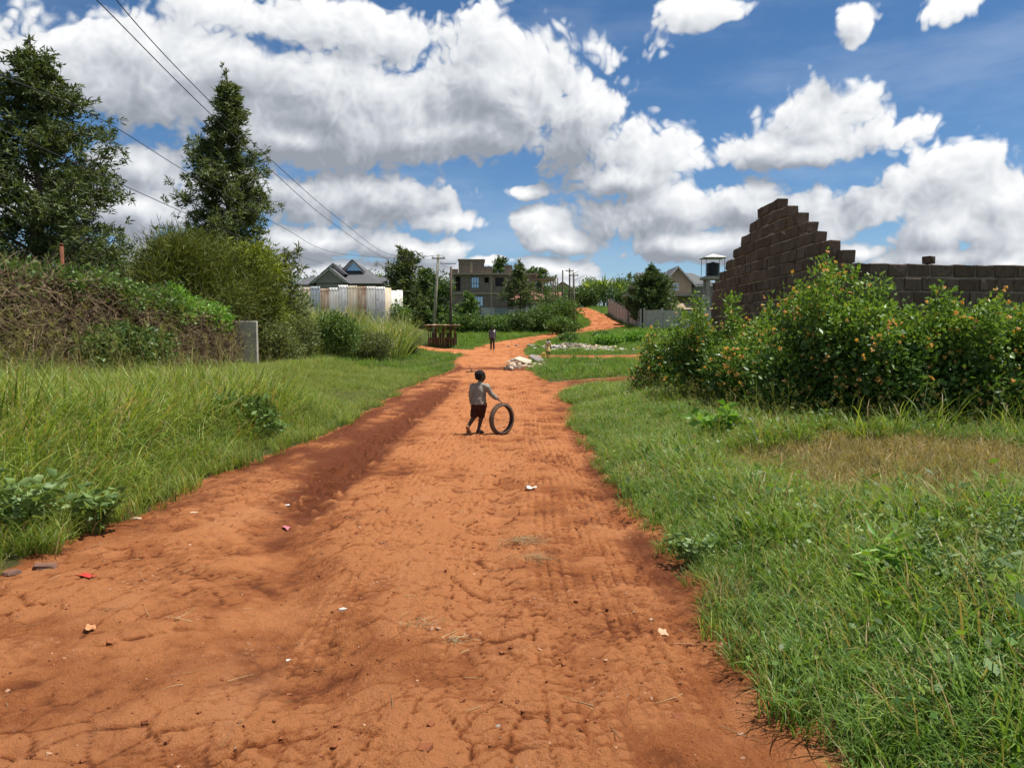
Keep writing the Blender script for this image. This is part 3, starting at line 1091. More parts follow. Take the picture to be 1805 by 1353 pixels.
BLK = [rough_block('stone_block', 1.0, 0.250, COURSE - 0.032, 40 + i) for i in range(8)]
ruin = thing('ruined_stone_house', 'roofless ruined house of dark quarry stone with stepped gable', 'ruin', (6.5, 14.5, Hs(6.5, 14.5) - 0.2))
RZ = ruin.location.z
GR = {1: (14.5, 23.8), 2: (15.1, 23.05), 3: (15.8, 22.4), 4: (16.3, 21.7), 5: (16.8, 21.0), 6: (17.45, 20.3), 7: (18.1, 19.6)}
NB = int((3.03 - RZ) / COURSE + 0.999)
BASE_TOP = 3.03
gable = bpy.data.objects.new('gable_wall', None)
COL.objects.link(gable)
gable.parent = ruin
front = bpy.data.objects.new('front_wall', None)
COL.objects.link(front)
front.parent = ruin
front.rotation_euler = (0, 0, math.atan(0.13))
low = MB()
core = MB()
rb = random.Random(5)


def lay_course(a, b, z0, parent, axis, as_part, shift):
    """blocks from a to b along the wall; axis 'y' gable, 'x' front"""
    p = a
    first = True
    while p < b - 0.08:
        L = rb.uniform(0.36, 0.50)
        if first and shift:
            L *= 0.55
        first = False
        if b - (p + L) < 0.16:
            L = b - p
        c = p + L / 2
        me = rb.choice(BLK)
        jx = rb.uniform(-.014, .014)
        if as_part:
            o = bpy.data.objects.new('stone_block', me)
            COL.objects.link(o)
            o.parent = parent
            o.scale = (L - 0.034, 1, rb.uniform(0.92, 1.03))
            if axis == 'y':
                o.location = (jx, c, z0 + COURSE / 2)
                o.rotation_euler = (rb.uniform(-.02, .02), rb.uniform(-.02, .02), rad(90) + rb.uniform(-.03, .03))
            else:
                o.location = (c, jx, z0 + COURSE / 2)
                o.rotation_euler = (rb.uniform(-.02, .02), rb.uniform(-.015, .015), rb.uniform(-.03, .03))
        else:
            if axis == 'y':
                low.box2(-.117, .117, c - L / 2 + .012, c + L / 2 - .012, z0 + .012, z0 + COURSE - .012)
            else:
                ca, sa = math.cos(front.rotation_euler.z), math.sin(front.rotation_euler.z)
                m = MB().box2(c - L / 2 + .012, c + L / 2 - .012, -.117, .117, z0 + .012, z0 + COURSE - .012)
                low.add([(vx * ca - vy * sa, vx * sa + vy * ca, vz) for vx, vy, vz in m.V], m.F)
        p += L


for i in range(NB):
    z0 = BASE_TOP - (i + 1) * COURSE - RZ
    lay_course(0.0, 23.9 - 14.5, z0, gable, 'y', z0 + RZ > 1.15, i % 2)
    lay_course(0.125, 7.3, z0, front, 'x', z0 + RZ > 1.75, (i + 1) % 2)
for k, (ya, yb) in GR.items():
    lay_course(ya - 14.5, yb - 14.5, BASE_TOP + (k - 1) * COURSE - RZ, gable, 'y', True, k % 2)
    core.box2(-.098, .098, ya - 14.5 + .05, yb - 14.5 - .05, BASE_TOP + (k - 1) * COURSE - RZ - 0.02, BASE_TOP + k * COURSE - RZ - .035)
o = low.build('lower_courses', M['stone'], ruin)
o['kind'] = 'stuff'
core.box2(-.098, .098, .03, 9.36, 0, BASE_TOP - RZ - .035)
core.build('mortar', M['mortar'], gable)
MB().box2(0.2, 7.26, -.098, .098, 0, BASE_TOP - RZ - .03).build('mortar', M['mortar'], front)
ls = bpy.data.objects.new('loose_stone', BLK[2])
COL.objects.link(ls)
ls.parent = ruin
ls.scale = (0.15, 0.7, 0.62)
ls.location = (1.66, 0.22, BASE_TOP - RZ + 0.075)
ls.rotation_euler = (0, 0, 0.5)

# ------------------------------------------------------------------ foliage builders
def leaf_arrays(P, Dv, L, W, r, fold=0.12, droop=0.15):
    n = len(P)
    d = nrm(Dv)
    s = nrm(np.cross(d, r.normal(0, 1, (n, 3))))
    nn = np.cross(s, d)
    L = np.broadcast_to(L, (n,))[:, None] if np.ndim(L) <= 1 else L
    W = np.broadcast_to(W, (n,))[:, None] if np.ndim(W) <= 1 else W
    mid = P + d * L * 0.45
    V = np.stack([P, mid + s * W * .5 + nn * W * fold, P + d * L - nn * L * droop * 0.5, mid - s * W * .5 + nn * W * fold], 1).reshape(-1, 3)
    b = np.arange(n)[:, None] * 4
    F = np.concatenate([b + np.array([0, 1, 2]), b + np.array([0, 2, 3])], 0)
    return V, F


def leaf_object(name, P, Dv, L, W, mat, parent, seed=0, tint=None, **k):
    r = np.random.default_rng(seed)
    V, F = leaf_arrays(P, Dv, L, W, r, **k)
    if tint is None:
        tint = r.uniform(0, 1, len(P))
    return add_mesh(name, V, F, mat, parent, attrs={'tint': np.repeat(tint, 4)})


LM = {
    'grevillea': leaf_mat('grevillea_leaf', (0.034, 0.059, 0.020), (0.146, 0.189, 0.063), 0.25),
    'grevillea2': leaf_mat('young_grevillea_leaf', (0.047, 0.075, 0.025), (0.167, 0.214, 0.077), 0.28),
    'feather': leaf_mat('feathery_needles', (0.071, 0.098, 0.019), (0.198, 0.229, 0.044), 0.25),
    'mango': leaf_mat('mango_leaf', (0.093, 0.147, 0.019), (0.271, 0.310, 0.043), 0.35, dry=(0.30, 0.12, 0.03), dry_amt=0.05),
    'dark': leaf_mat('dark_leaf', (0.035, 0.074, 0.023), (0.136, 0.214, 0.055), 0.25, 0.45),
    'mid': leaf_mat('mid_leaf', (0.050, 0.105, 0.025), (0.163, 0.256, 0.059), 0.3, 0.5),
    'bright': leaf_mat('bright_leaf', (0.085, 0.209, 0.028), (0.232, 0.419, 0.070), 0.38, 0.45),
    'lantana': leaf_mat('lantana_leaf', (0.025, 0.071, 0.017), (0.132, 0.232, 0.046), 0.28, 0.40),
    'lantana_young': leaf_mat('lantana_young_leaf', (0.078, 0.171, 0.025), (0.225, 0.341, 0.062), 0.36, 0.45),
    'olive': leaf_mat('dusty_leaf', (0.078, 0.109, 0.037), (0.217, 0.248, 0.093), 0.3),
    'cypress': leaf_mat('cypress_spray', (0.029, 0.060, 0.023), (0.125, 0.181, 0.055), 0.2),
    'weed': leaf_mat('weed_leaf', (0.093, 0.171, 0.046), (0.240, 0.341, 0.124), 0.35, 0.5),
    'banana': leaf_mat('banana_leaf', (0.124, 0.217, 0.046), (0.310, 0.403, 0.109), 0.4, 0.4),
    'flower': leaf_mat('lantana_flower', (0.74, 0.42, 0.06), (0.78, 0.50, 0.28), 0.3, 0.6),
}


def tree(name, label, base, height, prof, nbr, rise, tufts, leaves, L, W, mat, trunk_r, seed, crown_from=0.12, bark='bark', wander=0.25, outw=0.6, droop=0.3,
         group=None, tuft_r=0.30, gap=0.0):
    """trunk with limbs; leaf tufts along the limbs' outer two thirds"""
    r = np.random.default_rng(seed)
    t = thing(name, label, 'tree', base, 0, group)
    mb = MB()
    n = 9
    tp = [Vector((r.normal(0, wander) * (i / n) ** 1.2, r.normal(0, wander) * (i / n) ** 1.2, height * 0.97 * i / n)) for i in range(n + 1)]
    tp[0] = Vector((0, 0, -0.25))
    tr_ = [trunk_r * (1 - 0.93 * i / n) + 0.012 for i in range(n + 1)]
    mb.tube(tp, tr_, 9)

    def tpos(f):
        q = f * n
        i = min(int(q), n - 1)
        return tp[i].lerp(tp[i + 1], q - i)
    P, Dv = [], []
    az = r.uniform(0, 6)
    for b in range(nbr):
        f = crown_from + (1 - crown_from) * (b + r.uniform(0, 1)) / nbr
        f = min(f, 0.985)
        az += 2.4 + r.normal(0, 0.35)
        R = prof(f, az) * r.uniform(0.62, 1.12)
        if r.uniform() < gap:
            R *= 0.5
        ri = rise * r.uniform(0.6, 1.35)
        p0 = tpos(max(f - 0.05 - 0.10 * R / height, 0.03))
        pts = []
        h = Vector((math.cos(az), math.sin(az), 0))
        sd_ = Vector((-h.y, h.x, 0))
        cv = r.normal(0, 0.18)
        for k in range(6):
            s = k / 5
            pts.append(p0 + h * (R * s) + sd_ * (R * cv * s * s) + Vector((0, 0, R * (ri * s - 0.22 * s * s * droop))))
        br = max(trunk_r * 0.34 * (1 - f) + 0.010, 0.010) * min(1.3, 0.5 + R / 3)
        mb.tube(pts, [br * (1 - 0.85 * k / 5) + .004 for k in range(6)], 5, False)
        nt = max(3, int(tufts * (0.35 + 0.65 * R / prof_max(prof))))
        for q in range(nt):
            s = r.uniform(0.22, 1.0) ** 0.75
            i = min(int(s * 5), 4)
            pp = pts[i].lerp(pts[i + 1], s * 5 - i)
            off = r.normal(0, 1, 3) * tuft_r * (0.45 + 0.75 * s) * (0.5 + 0.3 * R) * 0.6
            off[2] *= 0.75
            c = np.array(pp) + off
            if q % 4 == 0:
                mb.tube([pp, Vector(c)], [0.010, 0.004], 3, False)
            out = np.array([h.x, h.y, 0.5]) * outw
            k = leaves
            P.append(np.repeat(c[None], k, 0) + r.normal(0, 0.05, (k, 3)))
            Dv.append(nrm(r.normal(0, 1, (k, 3)) * np.array([1, 1, 0.8]) + out + np.array([0, 0, -droop * 0.5])))
    # leader tuft
    for q in range(8):
        c = np.array(tp[-1]) + np.array([0, 0, -0.12 * q * height / 10]) + r.normal(0, 0.07, 3)
        P.append(np.repeat(c[None], leaves, 0))
        Dv.append(nrm(r.normal(0, 1, (leaves, 3)) + np.array([0, 0, 0.9])))
    P, Dv = np.concatenate(P), np.concatenate(Dv)
    mb.build('trunk', M[bark], t, True)
    leaf_object('crown', P, Dv, L * r.uniform(0.6, 1.25, len(P)), W * r.uniform(0.7, 1.3, len(P)), mat, t, seed + 1, droop=droop)
    return t


def prof_max(prof):
    return max(prof(f / 10, 0.0) for f in range(11))


def shrub(name, label, base, lumps, n, L, W, mat, seed, cat='bush', group=None, outw=0.8, up=0.3, fill=0.42, flowers=0, rough=0.22, stems=10, stem_mat='stem', leafname='foliage',
          tall=0, young=None):
    """lumps: (x, y, z, rx, ry, rz) relative to the base; leaves fill them, thicker near their skin"""
    r = np.random.default_rng(seed)
    t = thing(name, label, cat, base, 0, group)
    lumps = np.array(lumps, dtype=float)
    wts = lumps[:, 3] * lumps[:, 5] + lumps[:, 4] * lumps[:, 5]
    pick = r.choice(len(lumps), n, p=wts / wts.sum())
    d = nrm(r.normal(0, 1, (n, 3)))
    nz = np.sin(d[:, 0] * 4.1 + pick * 1.7) * np.sin(d[:, 1] * 3.7 + pick * 2.3) + 0.6 * np.sin(d[:, 2] * 7.3 + d[:, 0] * 6.1 + pick)
    rr = (1 - fill * r.uniform(0, 1, n) ** 1.6) * (1 + rough * nz)
    # sprigs: leaves gather on short shoots
    g = np.floor(r.uniform(0, n / 9, n)).astype(int)
    gs = r.normal(0, 1, (int(n / 9) + 1, 3))
    P = lumps[pick, :3] + d * rr[:, None] * lumps[pick, 3:]
    sp = max(L, 0.05)
    # pull the leaves of a sprig together
    order = np.argsort(pick, kind='stable')
    P, d, pick = P[order], d[order], pick[order]
    m = (n // 7) * 7
    ctr = P[:m].reshape(-1, 7, 3)[:, :1, :]
    P[:m] = (ctr + r.normal(0, 1, (m // 7, 7, 3)) * sp * 0.85).reshape(-1, 3)
    d[:m] = np.repeat(d[:m].reshape(-1, 7, 3)[:, :1, :], 7, 1).reshape(-1, 3)
    ok = P[:, 2] > 0.02
    P, d = P[ok], d[ok]
    Dv = d * outw + r.normal(0, 0.75, P.shape) + np.array([0, 0, up])
    tint = np.clip(r.uniform(0, 1, len(P)) * 0.75 + 0.25 * r.uniform(0, 1, len(P) // 7 + 1).repeat(7)[:len(P)], 0, 1)
    if young is not None:   # fresh shoots on the top of the bush are a paler green
        ytop = P[:, 2] + r.normal(0, 0.15, len(P)) > np.quantile(P[:, 2], 0.80)
        leaf_object('young_shoots', P[ytop], Dv[ytop], L * r.uniform(0.6, 1.2, ytop.sum()), W * r.uniform(0.6, 1.2, ytop.sum()), young, t, seed + 3, tint[ytop])
        P2, D2, t2 = P[~ytop], Dv[~ytop], tint[~ytop]
    else:
        P2, D2, t2 = P, Dv, tint
    leaf_object(leafname, P2, D2, L * r.uniform(0.4, 1.55, len(P2)), W * r.uniform(0.5, 1.5, len(P2)), mat, t, seed + 1, t2)
    if stems:
        mb = MB()
        for s in range(stems):
            lp = lumps[r.integers(len(lumps))]
            e = Vector(lp[:3] + nrm(r.normal(0, 1, 3)) * lp[3:] * 0.75)
            e.z = max(e.z, 0.15)
            b0 = Vector((lumps[:, 0].mean() * .5 + lp[0] * 0.5 + r.normal(0, .15), lumps[:, 1].mean() * .5 + lp[1] * .5 + r.normal(0, .15), -0.1))
            mdl = b0.lerp(e, 0.5) + Vector((r.normal(0, .12), r.normal(0, .12), 0.08))
            rs = 0.008 + 0.005 * lp[5]
            mb.tube([b0, mdl, e], [rs * 1.6, rs, rs * 0.4], 5, False)
        mb.build('stems', M[stem_mat], t, True)
    if tall:
        mb = MB()
    if flowers:
        k = np.clip(r.integers(0, len(P), flowers // 6 + 1).repeat(6)[:flowers] + r.integers(-30, 30, flowers), 0, len(P) - 1)
        c = P[k] + d[k] * L * 0.9
        PP, DD = [], []
        for j in range(9):
            PP.append(c + r.normal(0, 0.008, c.shape))
            DD.append(d[k] * 0.5 + r.normal(0, 1, c.shape))
        fo = leaf_object('flower_heads', np.concatenate(PP), np.concatenate(DD), 0.034, 0.030, LM['flower'], t, seed + 2, np.tile(r.uniform(0, 1, flowers), 9))
        fo['kind'] = 'stuff'
    return t


# ------------------------------------------------------------------ lantana thicket before the ruin
LT = [  # x, y, half widths, height, label
    (4.0, 18.2, 0.85, 1.1, 1.25, 'low lantana bush at the far end of the thicket by the side track'),
    (4.4, 15.8, 0.90, 1.1, 1.85, 'lantana bush before the far end of the stone gable'),
    (4.55, 13.6, 0.85, 1.1, 1.40, 'flowering lantana bush before the middle of the stone gable'),
    (4.95, 12.1, 0.68, 0.95, 2.15, 'tall lantana bush reaching up at the corner of the stone ruin'),
    (5.85, 11.3, 0.80, 0.95, 1.70, 'orange flowering lantana bush right of the ruin corner'),
    (6.95, 11.2, 0.80, 0.95, 1.68, 'dense dark lantana bush before the front wall'),
    (8.05, 11.2, 0.90, 0.95, 1.85, 'high lantana bush with fresh green top before the front wall'),
    (9.2, 11.4, 0.95, 0.95, 1.85, 'lantana bush at the end of the front wall'),
]
for i, (x, y, hx, hy, hh, lab) in enumerate(LT):
    r = np.random.default_rng(900 + i)
    lumps = [(0, 0, hh * 0.36, hx * .8, hy * .8, hh * 0.38)]
    for k in range(13):
        a = r.uniform(0, 6.28)
        q = r.uniform(0.35, 0.95)
        zz = r.uniform(0.15, 0.86) * hh
        s = r.uniform(0.28, 0.52)
        lumps.append((math.cos(a) * hx * q * (1.1 - 0.35 * zz / hh), math.sin(a) * hy * q * (1.1 - 0.35 * zz / hh), zz, s, s, s * r.uniform(0.8, 1.25)))
    for k in range(8):
        lumps.append((r.uniform(-1, 1) * hx, r.uniform(-.9, .5) * hy, hh * r.uniform(0.72, 1.10), .13, .13, .28))
    shrub('lantana_bush', lab, (x, y, Hs(x, y)), lumps, 17000, 0.084, 0.054, LM['lantana'], 910 + i, flowers=420, group='lantana thicket before the ruin',
          stems=22, young=LM['lantana_young'], fill=0.5)

# ------------------------------------------------------------------ dead hedge on the left with creepers
hedge = thing('dead_hedge', 'brushwood hedge of dead grey brown branches topped by green creepers', 'hedge', (-10.8, 18, Hs(-10.8, 18)))
r = np.random.default_rng(77)


def stick_mesh(P0, D0, Ln, Rd, bend, r):
    """many thin three-sided curved sticks in one go"""
    n = len(P0)
    d = nrm(D0)
    s = nrm(np.cross(d, r.normal(0, 1, (n, 3))))
    tt = np.cross(s, d)
    bendv = nrm(r.normal(0, 1, (n, 3))) * bend
    rings = []
    K = 4
    for k in range(K):
        f = k / (K - 1)
        c = P0 + d * (Ln[:, None] * f) + bendv * (Ln[:, None] * (f * f - f)) 
        for a in range(3):
            an = 2 * math.pi * a / 3
            rings.append(c + (s * math.cos(an) + tt * math.sin(an)) * (Rd * (1 - 0.6 * f))[:, None])
    V = np.stack(rings, 1).reshape(-1, 3)
    b = np.arange(n)[:, None] * (3 * K)
    F = []
    for k in range(K - 1):
        for a in range(3):
            a2 = (a + 1) % 3
            F.append(b + np.array([3 * k + a, 3 * k + 3 + a, 3 * k + 3 + a2, 3 * k + a2]))
    return V, np.concatenate(F, 0)


def hedge_top(y):
    return np.interp(y, [5, 16, 20, 24, 28], [3.2, 3.05, 2.95, 2.55, 2.15])


N = 15000
hy = r.uniform(6, 28.2, N)
gz = H0(np.full(N, -10.8), hy)
ht = hedge_top(hy) + 0.25 * fbm(hy, hy * 0, 0.7, 3, 3) - gz
hz = r.uniform(0.02, 1.0, N) ** 0.8 * ht
half = 0.75 * (1 - 0.45 * (hz / ht) ** 2)
hx = -10.8 + half * (r.uniform(-1, 1, N) * 0.4 + 0.65 * np.where(r.uniform(0, 1, N) < 0.7, 1, -1))
P0 = np.stack([hx + 10.8, hy - 18, hz + gz - hedge.location.z], -1)
D0 = np.stack([r.normal(0, .45, N), r.normal(0, 1.0, N), r.normal(-0.15, 0.75, N)], -1)
V, F = stick_mesh(P0, D0, r.uniform(0.25, 1.0, N), r.uniform(0.003, 0.009, N), 0.45, r)
o = add_mesh('dead_branches', V, F, M['twig'], hedge, attrs={'tint': np.repeat(r.uniform(0, 1, N) ** 1.6, 12)})
o['kind'] = 'stuff'
# brown withered leaves and stalks inside, so that little light passes
N = 26000
hy = r.uniform(6, 28.2, N)
gz = H0(np.full(N, -10.8), hy)
ht = hedge_top(hy) - gz - 0.08
hz = r.uniform(0, 1, N) * ht
P0 = np.stack([r.normal(0, 0.30, N), hy - 18, hz + gz - hedge.location.z], -1)
M['wither'] = leaf_mat('withered_leaf', (0.050, 0.036, 0.022), (0.17, 0.12, 0.065), 0.15, 0.9)
leaf_object('withered_leaves', P0, r.normal(0, 1, (N, 3)), 0.14, 0.075, M['wither'], hedge, 78)['kind'] = 'stuff'
for i, (x, y, sx, sy, z, mat, lab) in enumerate([
        (-10.75, 17.5, .55, 2.3, 2.85, 'mid', 'green creeper mound over the top of the dead hedge beside rusty post'),
        (-10.7, 21.3, .55, 2.1, 2.72, 'mid', 'glossy dark creeper mound over the middle of the dead hedge'),
        (-10.65, 24.4, .42, 1.3, 2.35, 'bright', 'bright green vine spilling over the dead hedge'),
        (-10.75, 26.6, .30, .8, 2.05, 'bright', 'bright green vine on the hedge end beside the grey slab'),
        (-10.9, 12.8, .6, 2.2, 3.0, 'mid', 'creeper on the outermost stretch of dead hedge'),
        (-9.9, 19.0, .45, 1.3, 1.3, 'dark', 'dark leafy creeper climbing low on the dead hedge face')]):
    rr_ = np.random.default_rng(50 + i)
    lumps = []
    for k in range(9):
        lumps.append((rr_.normal(0, sx * .45), rr_.uniform(-1, 1) * sy, rr_.normal(0, 0.16), 0.45, 0.55, 0.34))
    b = (x, y, z)
    lumps = [(a_, b_, c_ + z - Hs(x, y), d_, e_, f_) for a_, b_, c_, d_, e_, f_ in lumps]
    shrub('creeper', lab, (x, y, Hs(x, y)), lumps, 6500, 0.10, 0.075, LM[mat], 60 + i, 'creeper', stems=7)

# ------------------------------------------------------------------ trees, left to right
def base(u, Y, dz=0.0):
    x = (u - W_PX / 2) / F_PX * Y
    return (x, Y, Hs(x, Y) + dz)


def prof1(f, az):
    return float(np.interp(f, [0, .12, .3, .55, .75, .9, 1], [1.6, 2.9, 3.3, 2.9, 2.2, 1.2, 0.25])) * (1 + 0.22 * math.sin(az * 2 + f * 9))


def prof2(f, az):
    return float(np.interp(f, [0, .15, .3, .5, .7, .85, 1], [1.25, 2.25, 2.2, 2.0, 1.45, .8, 0.12])) * (1 + 0.18 * math.sin(az * 2 + f * 11))


tree('silky_oak_tree', 'tall broad silky oak tree with dark trunk behind the dead hedge', base(72, 26), 11.8, prof1, 110, 0.42, 50, 13, 0.25, 0.055, LM['grevillea'], 0.22, 11,
     crown_from=0.14, gap=0.18, tuft_r=.42)
tree('silky_oak_tree', 'tall slender conical silky oak tree above the round feathery bush', base(408, 34), 13.4, prof2, 100, 0.55, 50, 13, 0.25, 0.056, LM['grevillea2'], 0.19, 12,
     crown_from=0.16, gap=0.1, tuft_r=.40)


def prof_sap(f, az):
    return float(np.interp(f, [0, .2, .5, .8, 1], [0.4, 0.9, 0.8, 0.5, 0.1]))


tree('silky_oak_sapling', 'thin young silky oak with sparse pale leaves beside the round bush', base(512, 36), 5.4, prof_sap, 30, 0.8, 9, 7, 0.36, 0.055, LM['olive'], 0.05, 13, crown_from=0.25)
# round feathery bush
rb_ = np.random.default_rng(15)
lumps = [(0, 0, 2.6, 2.5, 2.2, 1.75)]
for k in range(22):
    a = rb_.uniform(0, 6.28)
    e = rb_.uniform(-0.15, 1.35)
    lumps.append((2.45 * math.cos(a) * math.cos(e), 2.2 * math.sin(a) * math.cos(e), 2.5 + 1.75 * math.sin(e), 0.75, 0.75, 0.7))
bx_ = base(345, 30)
shrub('feathery_tree', 'wide round feathery olive green tree behind the dead hedge', bx_, lumps, 60000, 0.36, 0.020, LM['feather'], 16, 'tree', outw=1.0, up=0.55, fill=0.6, stems=16, stem_mat='bark', rough=0.16,
      leafname='crown')
mx_ = base(452, 31.5)
lumps = [(0, 0, 2.7, 1.0, 1.2, 2.0), (0.45, -.3, 3.6, 0.7, .8, 1.2), (-.4, 0, 4.1, .8, .8, .8), (0.5, 0, 2.0, .75, .8, 1.1), (0.1, -.4, 4.3, .55, .6, .5)]
shrub('mango_tree', 'yellow green mango tree pressing against the round feathery tree', mx_, lumps, 9000, 0.24, 0.062, LM['mango'], 17, 'tree', outw=0.9, up=-0.1, stems=10, stem_mat='bark', leafname='crown')
# trees on the skyline left
for i, (u, Y, h, w, lab) in enumerate([(185, 40, 5.2, 2.4, 'low dark tree between the two silky oaks'), (20, 36, 5.0, 2.6, 'dark tree low behind the broad silky oak'),
                                       (245, 48, 5.5, 2.5, 'hazy tree behind the round feathery tree')]):
    b = base(u, Y)
    rr_ = np.random.default_rng(70 + i)
    lumps = [(rr_.normal(0, w * .45), rr_.normal(0, w * .3), h * rr_.uniform(.35, .85), w * .42, w * .42, h * .2) for k in range(9)]
    shrub('tree', lab, b, lumps, 7000, 0.22, 0.11, LM['dark'], 80 + i, 'tree', stems=10, stem_mat='bark', leafname='crown')


def prof_dark(f, az):
    return float(np.interp(f, [0, .2, .5, .8, 1], [1.2, 1.9, 1.7, 1.0, 0.15])) * (1 + 0.2 * math.sin(az * 3 + f * 7))


tree('evergreen_tree', 'dark pointed evergreen tree left of the leaning power pole', base(712, 66), 7.3, prof_dark, 60, 0.6, 20, 8, 0.45, 0.11, LM['grevillea'], 0.14, 21, tuft_r=.45)
tree('evergreen_tree', 'rounded dark evergreen tree beside the power poles', base(752, 74), 6.0, lambda f, az: float(np.interp(f, [0, .2, .6, .9, 1], [1.8, 2.4, 2.3, 1.1, .3])), 50, 0.45, 22, 8, 0.45, 0.13,
     LM['dark'], 0.14, 22, tuft_r=.55)
tree('silky_oak_tree', 'silky oak with a bare lower trunk before the unfinished stone house', base(916, 92), 8.4, lambda f, az: float(np.interp(f, [0, .2, .45, .62, .8, 1], [1.6, 2.9, 3.1, 2.0, .95, .3])), 56, 0.4, 15, 8,
     0.42, 0.11, LM['grevillea2'], 0.13, 23, crown_from=0.36, tuft_r=.6, gap=.2)
tree('small_tree', 'small pale green tree before the left half of the unfinished stone house', base(826, 88), 4.6, lambda f, az: float(np.interp(f, [0, .3, .7, 1], [.8, 1.5, 1.2, .2])), 30, 0.5, 16, 8, .42, .13, LM['mid'], .07, 24)
tree('evergreen_tree', 'leafy tree standing behind the roof of the unfinished stone house', base(880, 128), 9.0, lambda f, az: float(np.interp(f, [0, .4, .7, 1], [1.2, 2.6, 2.2, .5])), 50, 0.5, 18, 8, .5, .17, LM['dark'], .15, 25, tuft_r=.6)
tree('evergreen_tree', 'spreading dark tree right of the unfinished stone house', base(945, 126), 7.2, lambda f, az: float(np.interp(f, [0, .4, .8, 1], [1.5, 3.0, 2.6, 1.0])), 50, 0.4, 18, 8, .5, .17, LM['dark'], .15, 26, tuft_r=.6)


def prof_cyp(f, az):
    return float(np.interp(f, [0, .12, .3, .5, .7, .85, 1], [2.2, 3.1, 3.2, 2.6, 1.6, .75, 0.12])) * (1 + 0.15 * math.sin(az * 3))


tree('cypress_tree', 'dark green bushy cypress with a thin pointed top behind the concrete fence', base(1146, 92), 7.9, prof_cyp, 120, 0.75, 26, 9, 0.50, 0.11, LM['cypress'], 0.20, 27, crown_from=0.10,
     tuft_r=.40, outw=1.1, droop=0.0)

# ------------------------------------------------------------------ shrubs and hedges
def lump_row(x0, x1, y, hh, n, seed, s=0.8):
    rr_ = np.random.default_rng(seed)
    return [(x0 + (x1 - x0) * rr_.uniform(0, 1), y + rr_.normal(0, s * .5), hh * rr_.uniform(.35, .8), s, s * .8, hh * .32) for k in range(n)]


def sized_shrub(lab, u, Y, w, h, mat, seed, n=3500, L=.16, W=.09, cat='bush', name='shrub', group=None):
    rr_ = np.random.default_rng(seed)
    lumps = [(0, 0, h * .45, w * .42, w * .4, h * .45)] + [(rr_.normal(0, w * .25), rr_.normal(0, w * .2), h * rr_.uniform(.3, .82), w * .26, w * .26, h * .22) for k in range(8)]
    return shrub(name, lab, base(u, Y), lumps, n, L, W, LM[mat], seed, cat, group, stems=8)


sized_shrub('olive green shrub right of the grey slab', 490, 30, 1.7, 1.75, 'olive', 120, 8000, .10, .05)
sized_shrub('leafy shrub below the thin young silky oak', 525, 33, 1.9, 2.1, 'olive', 121, 8000, .11, .05)
sized_shrub('dark leafy shrub before the rusty iron sheets', 590, 35, 2.1, 2.3, 'mid', 122, 8000, .12, .055)
sized_shrub('tangled shrub at the foot of the cane grass', 655, 37, 2.1, 1.5, 'olive', 123, 7000, .12, .05)
sized_shrub('tall shrub behind the grey slab', 500, 39, 2.6, 3.2, 'mid', 124, 8000, .14, .07)
sized_shrub('tangled shrub beside the market stall', 715, 44, 1.8, 1.5, 'olive', 125, 5000, .14, .05)
sized_shrub('small dark shrub at the left edge of the track', 436, 11.0, 0.72, 0.62, 'mid', 126, 3600, .10, .05)
sized_shrub('dark hedge bush left of the power poles', 690, 62, 3.0, 2.6, 'mid', 127, 5000, .22, .11)
HB = [(806, 78, 3.0, 2.0, 'mid', 'hedge bush behind the market stall'), (838, 78, 3.2, 2.2, 'dark', 'dark hedge bush below the small pale tree'), (875, 79, 3.4, 1.9, 'mid', 'hedge bush before the white sheeting'),
      (912, 80, 3.2, 2.2, 'dark', 'dark hedge bush at the foot of the silky oak trunk'), (948, 82, 3.4, 2.6, 'dark', 'tall dark hedge bush right of the silky oak trunk'), (975, 83, 3.6, 3.2, 'mid', 'high hedge bush beside the row of poles'),
      (998, 84, 3.0, 3.6, 'mid', 'high bush at the end of the hedge by the climbing track'), (985, 96, 4.0, 4.2, 'dark', 'tall bush on the slope behind the hedge'), (990, 79, 2.2, 1.5, 'mid', 'fresh green bush at the hedge foot')]
for i, (u, Y, w, h, mt, lab) in enumerate(HB):
    sized_shrub(lab, u, Y, w, h, mt, 140 + i, 4200, .24, .13, group='hedge before the unfinished house')
for i, (u, Y, w, h, lab) in enumerate([(1070, 57, 1.9, .85, 'bright green bush beside the rubbish heap'), (1116, 61, 1.8, 1.0, 'rounded bright bush before the concrete fence'), (1062, 66, 1.3, .7, 'small dark bush on the slope below the fence'),
                                       (1165, 56, 2.4, .9, 'low leafy bush near the end of the concrete fence'), (1000, 62, 1.4, .6, 'low bush by the bend of the track')]):
    sized_shrub(lab, u, Y, w, h, 'bright' if i in (0, 1) else 'mid', 160 + i, 3600, .15, .09)
hb = base(1078, 133)
shrub('clipped_hedge', 'dark clipped hedge across the top of the climbing track', hb, lump_row(-7.5, 9, 0, 3.4, 34, 170, 1.4), 14000, .30, .18, LM['dark'], 171, 'hedge', stems=14, stem_mat='bark')
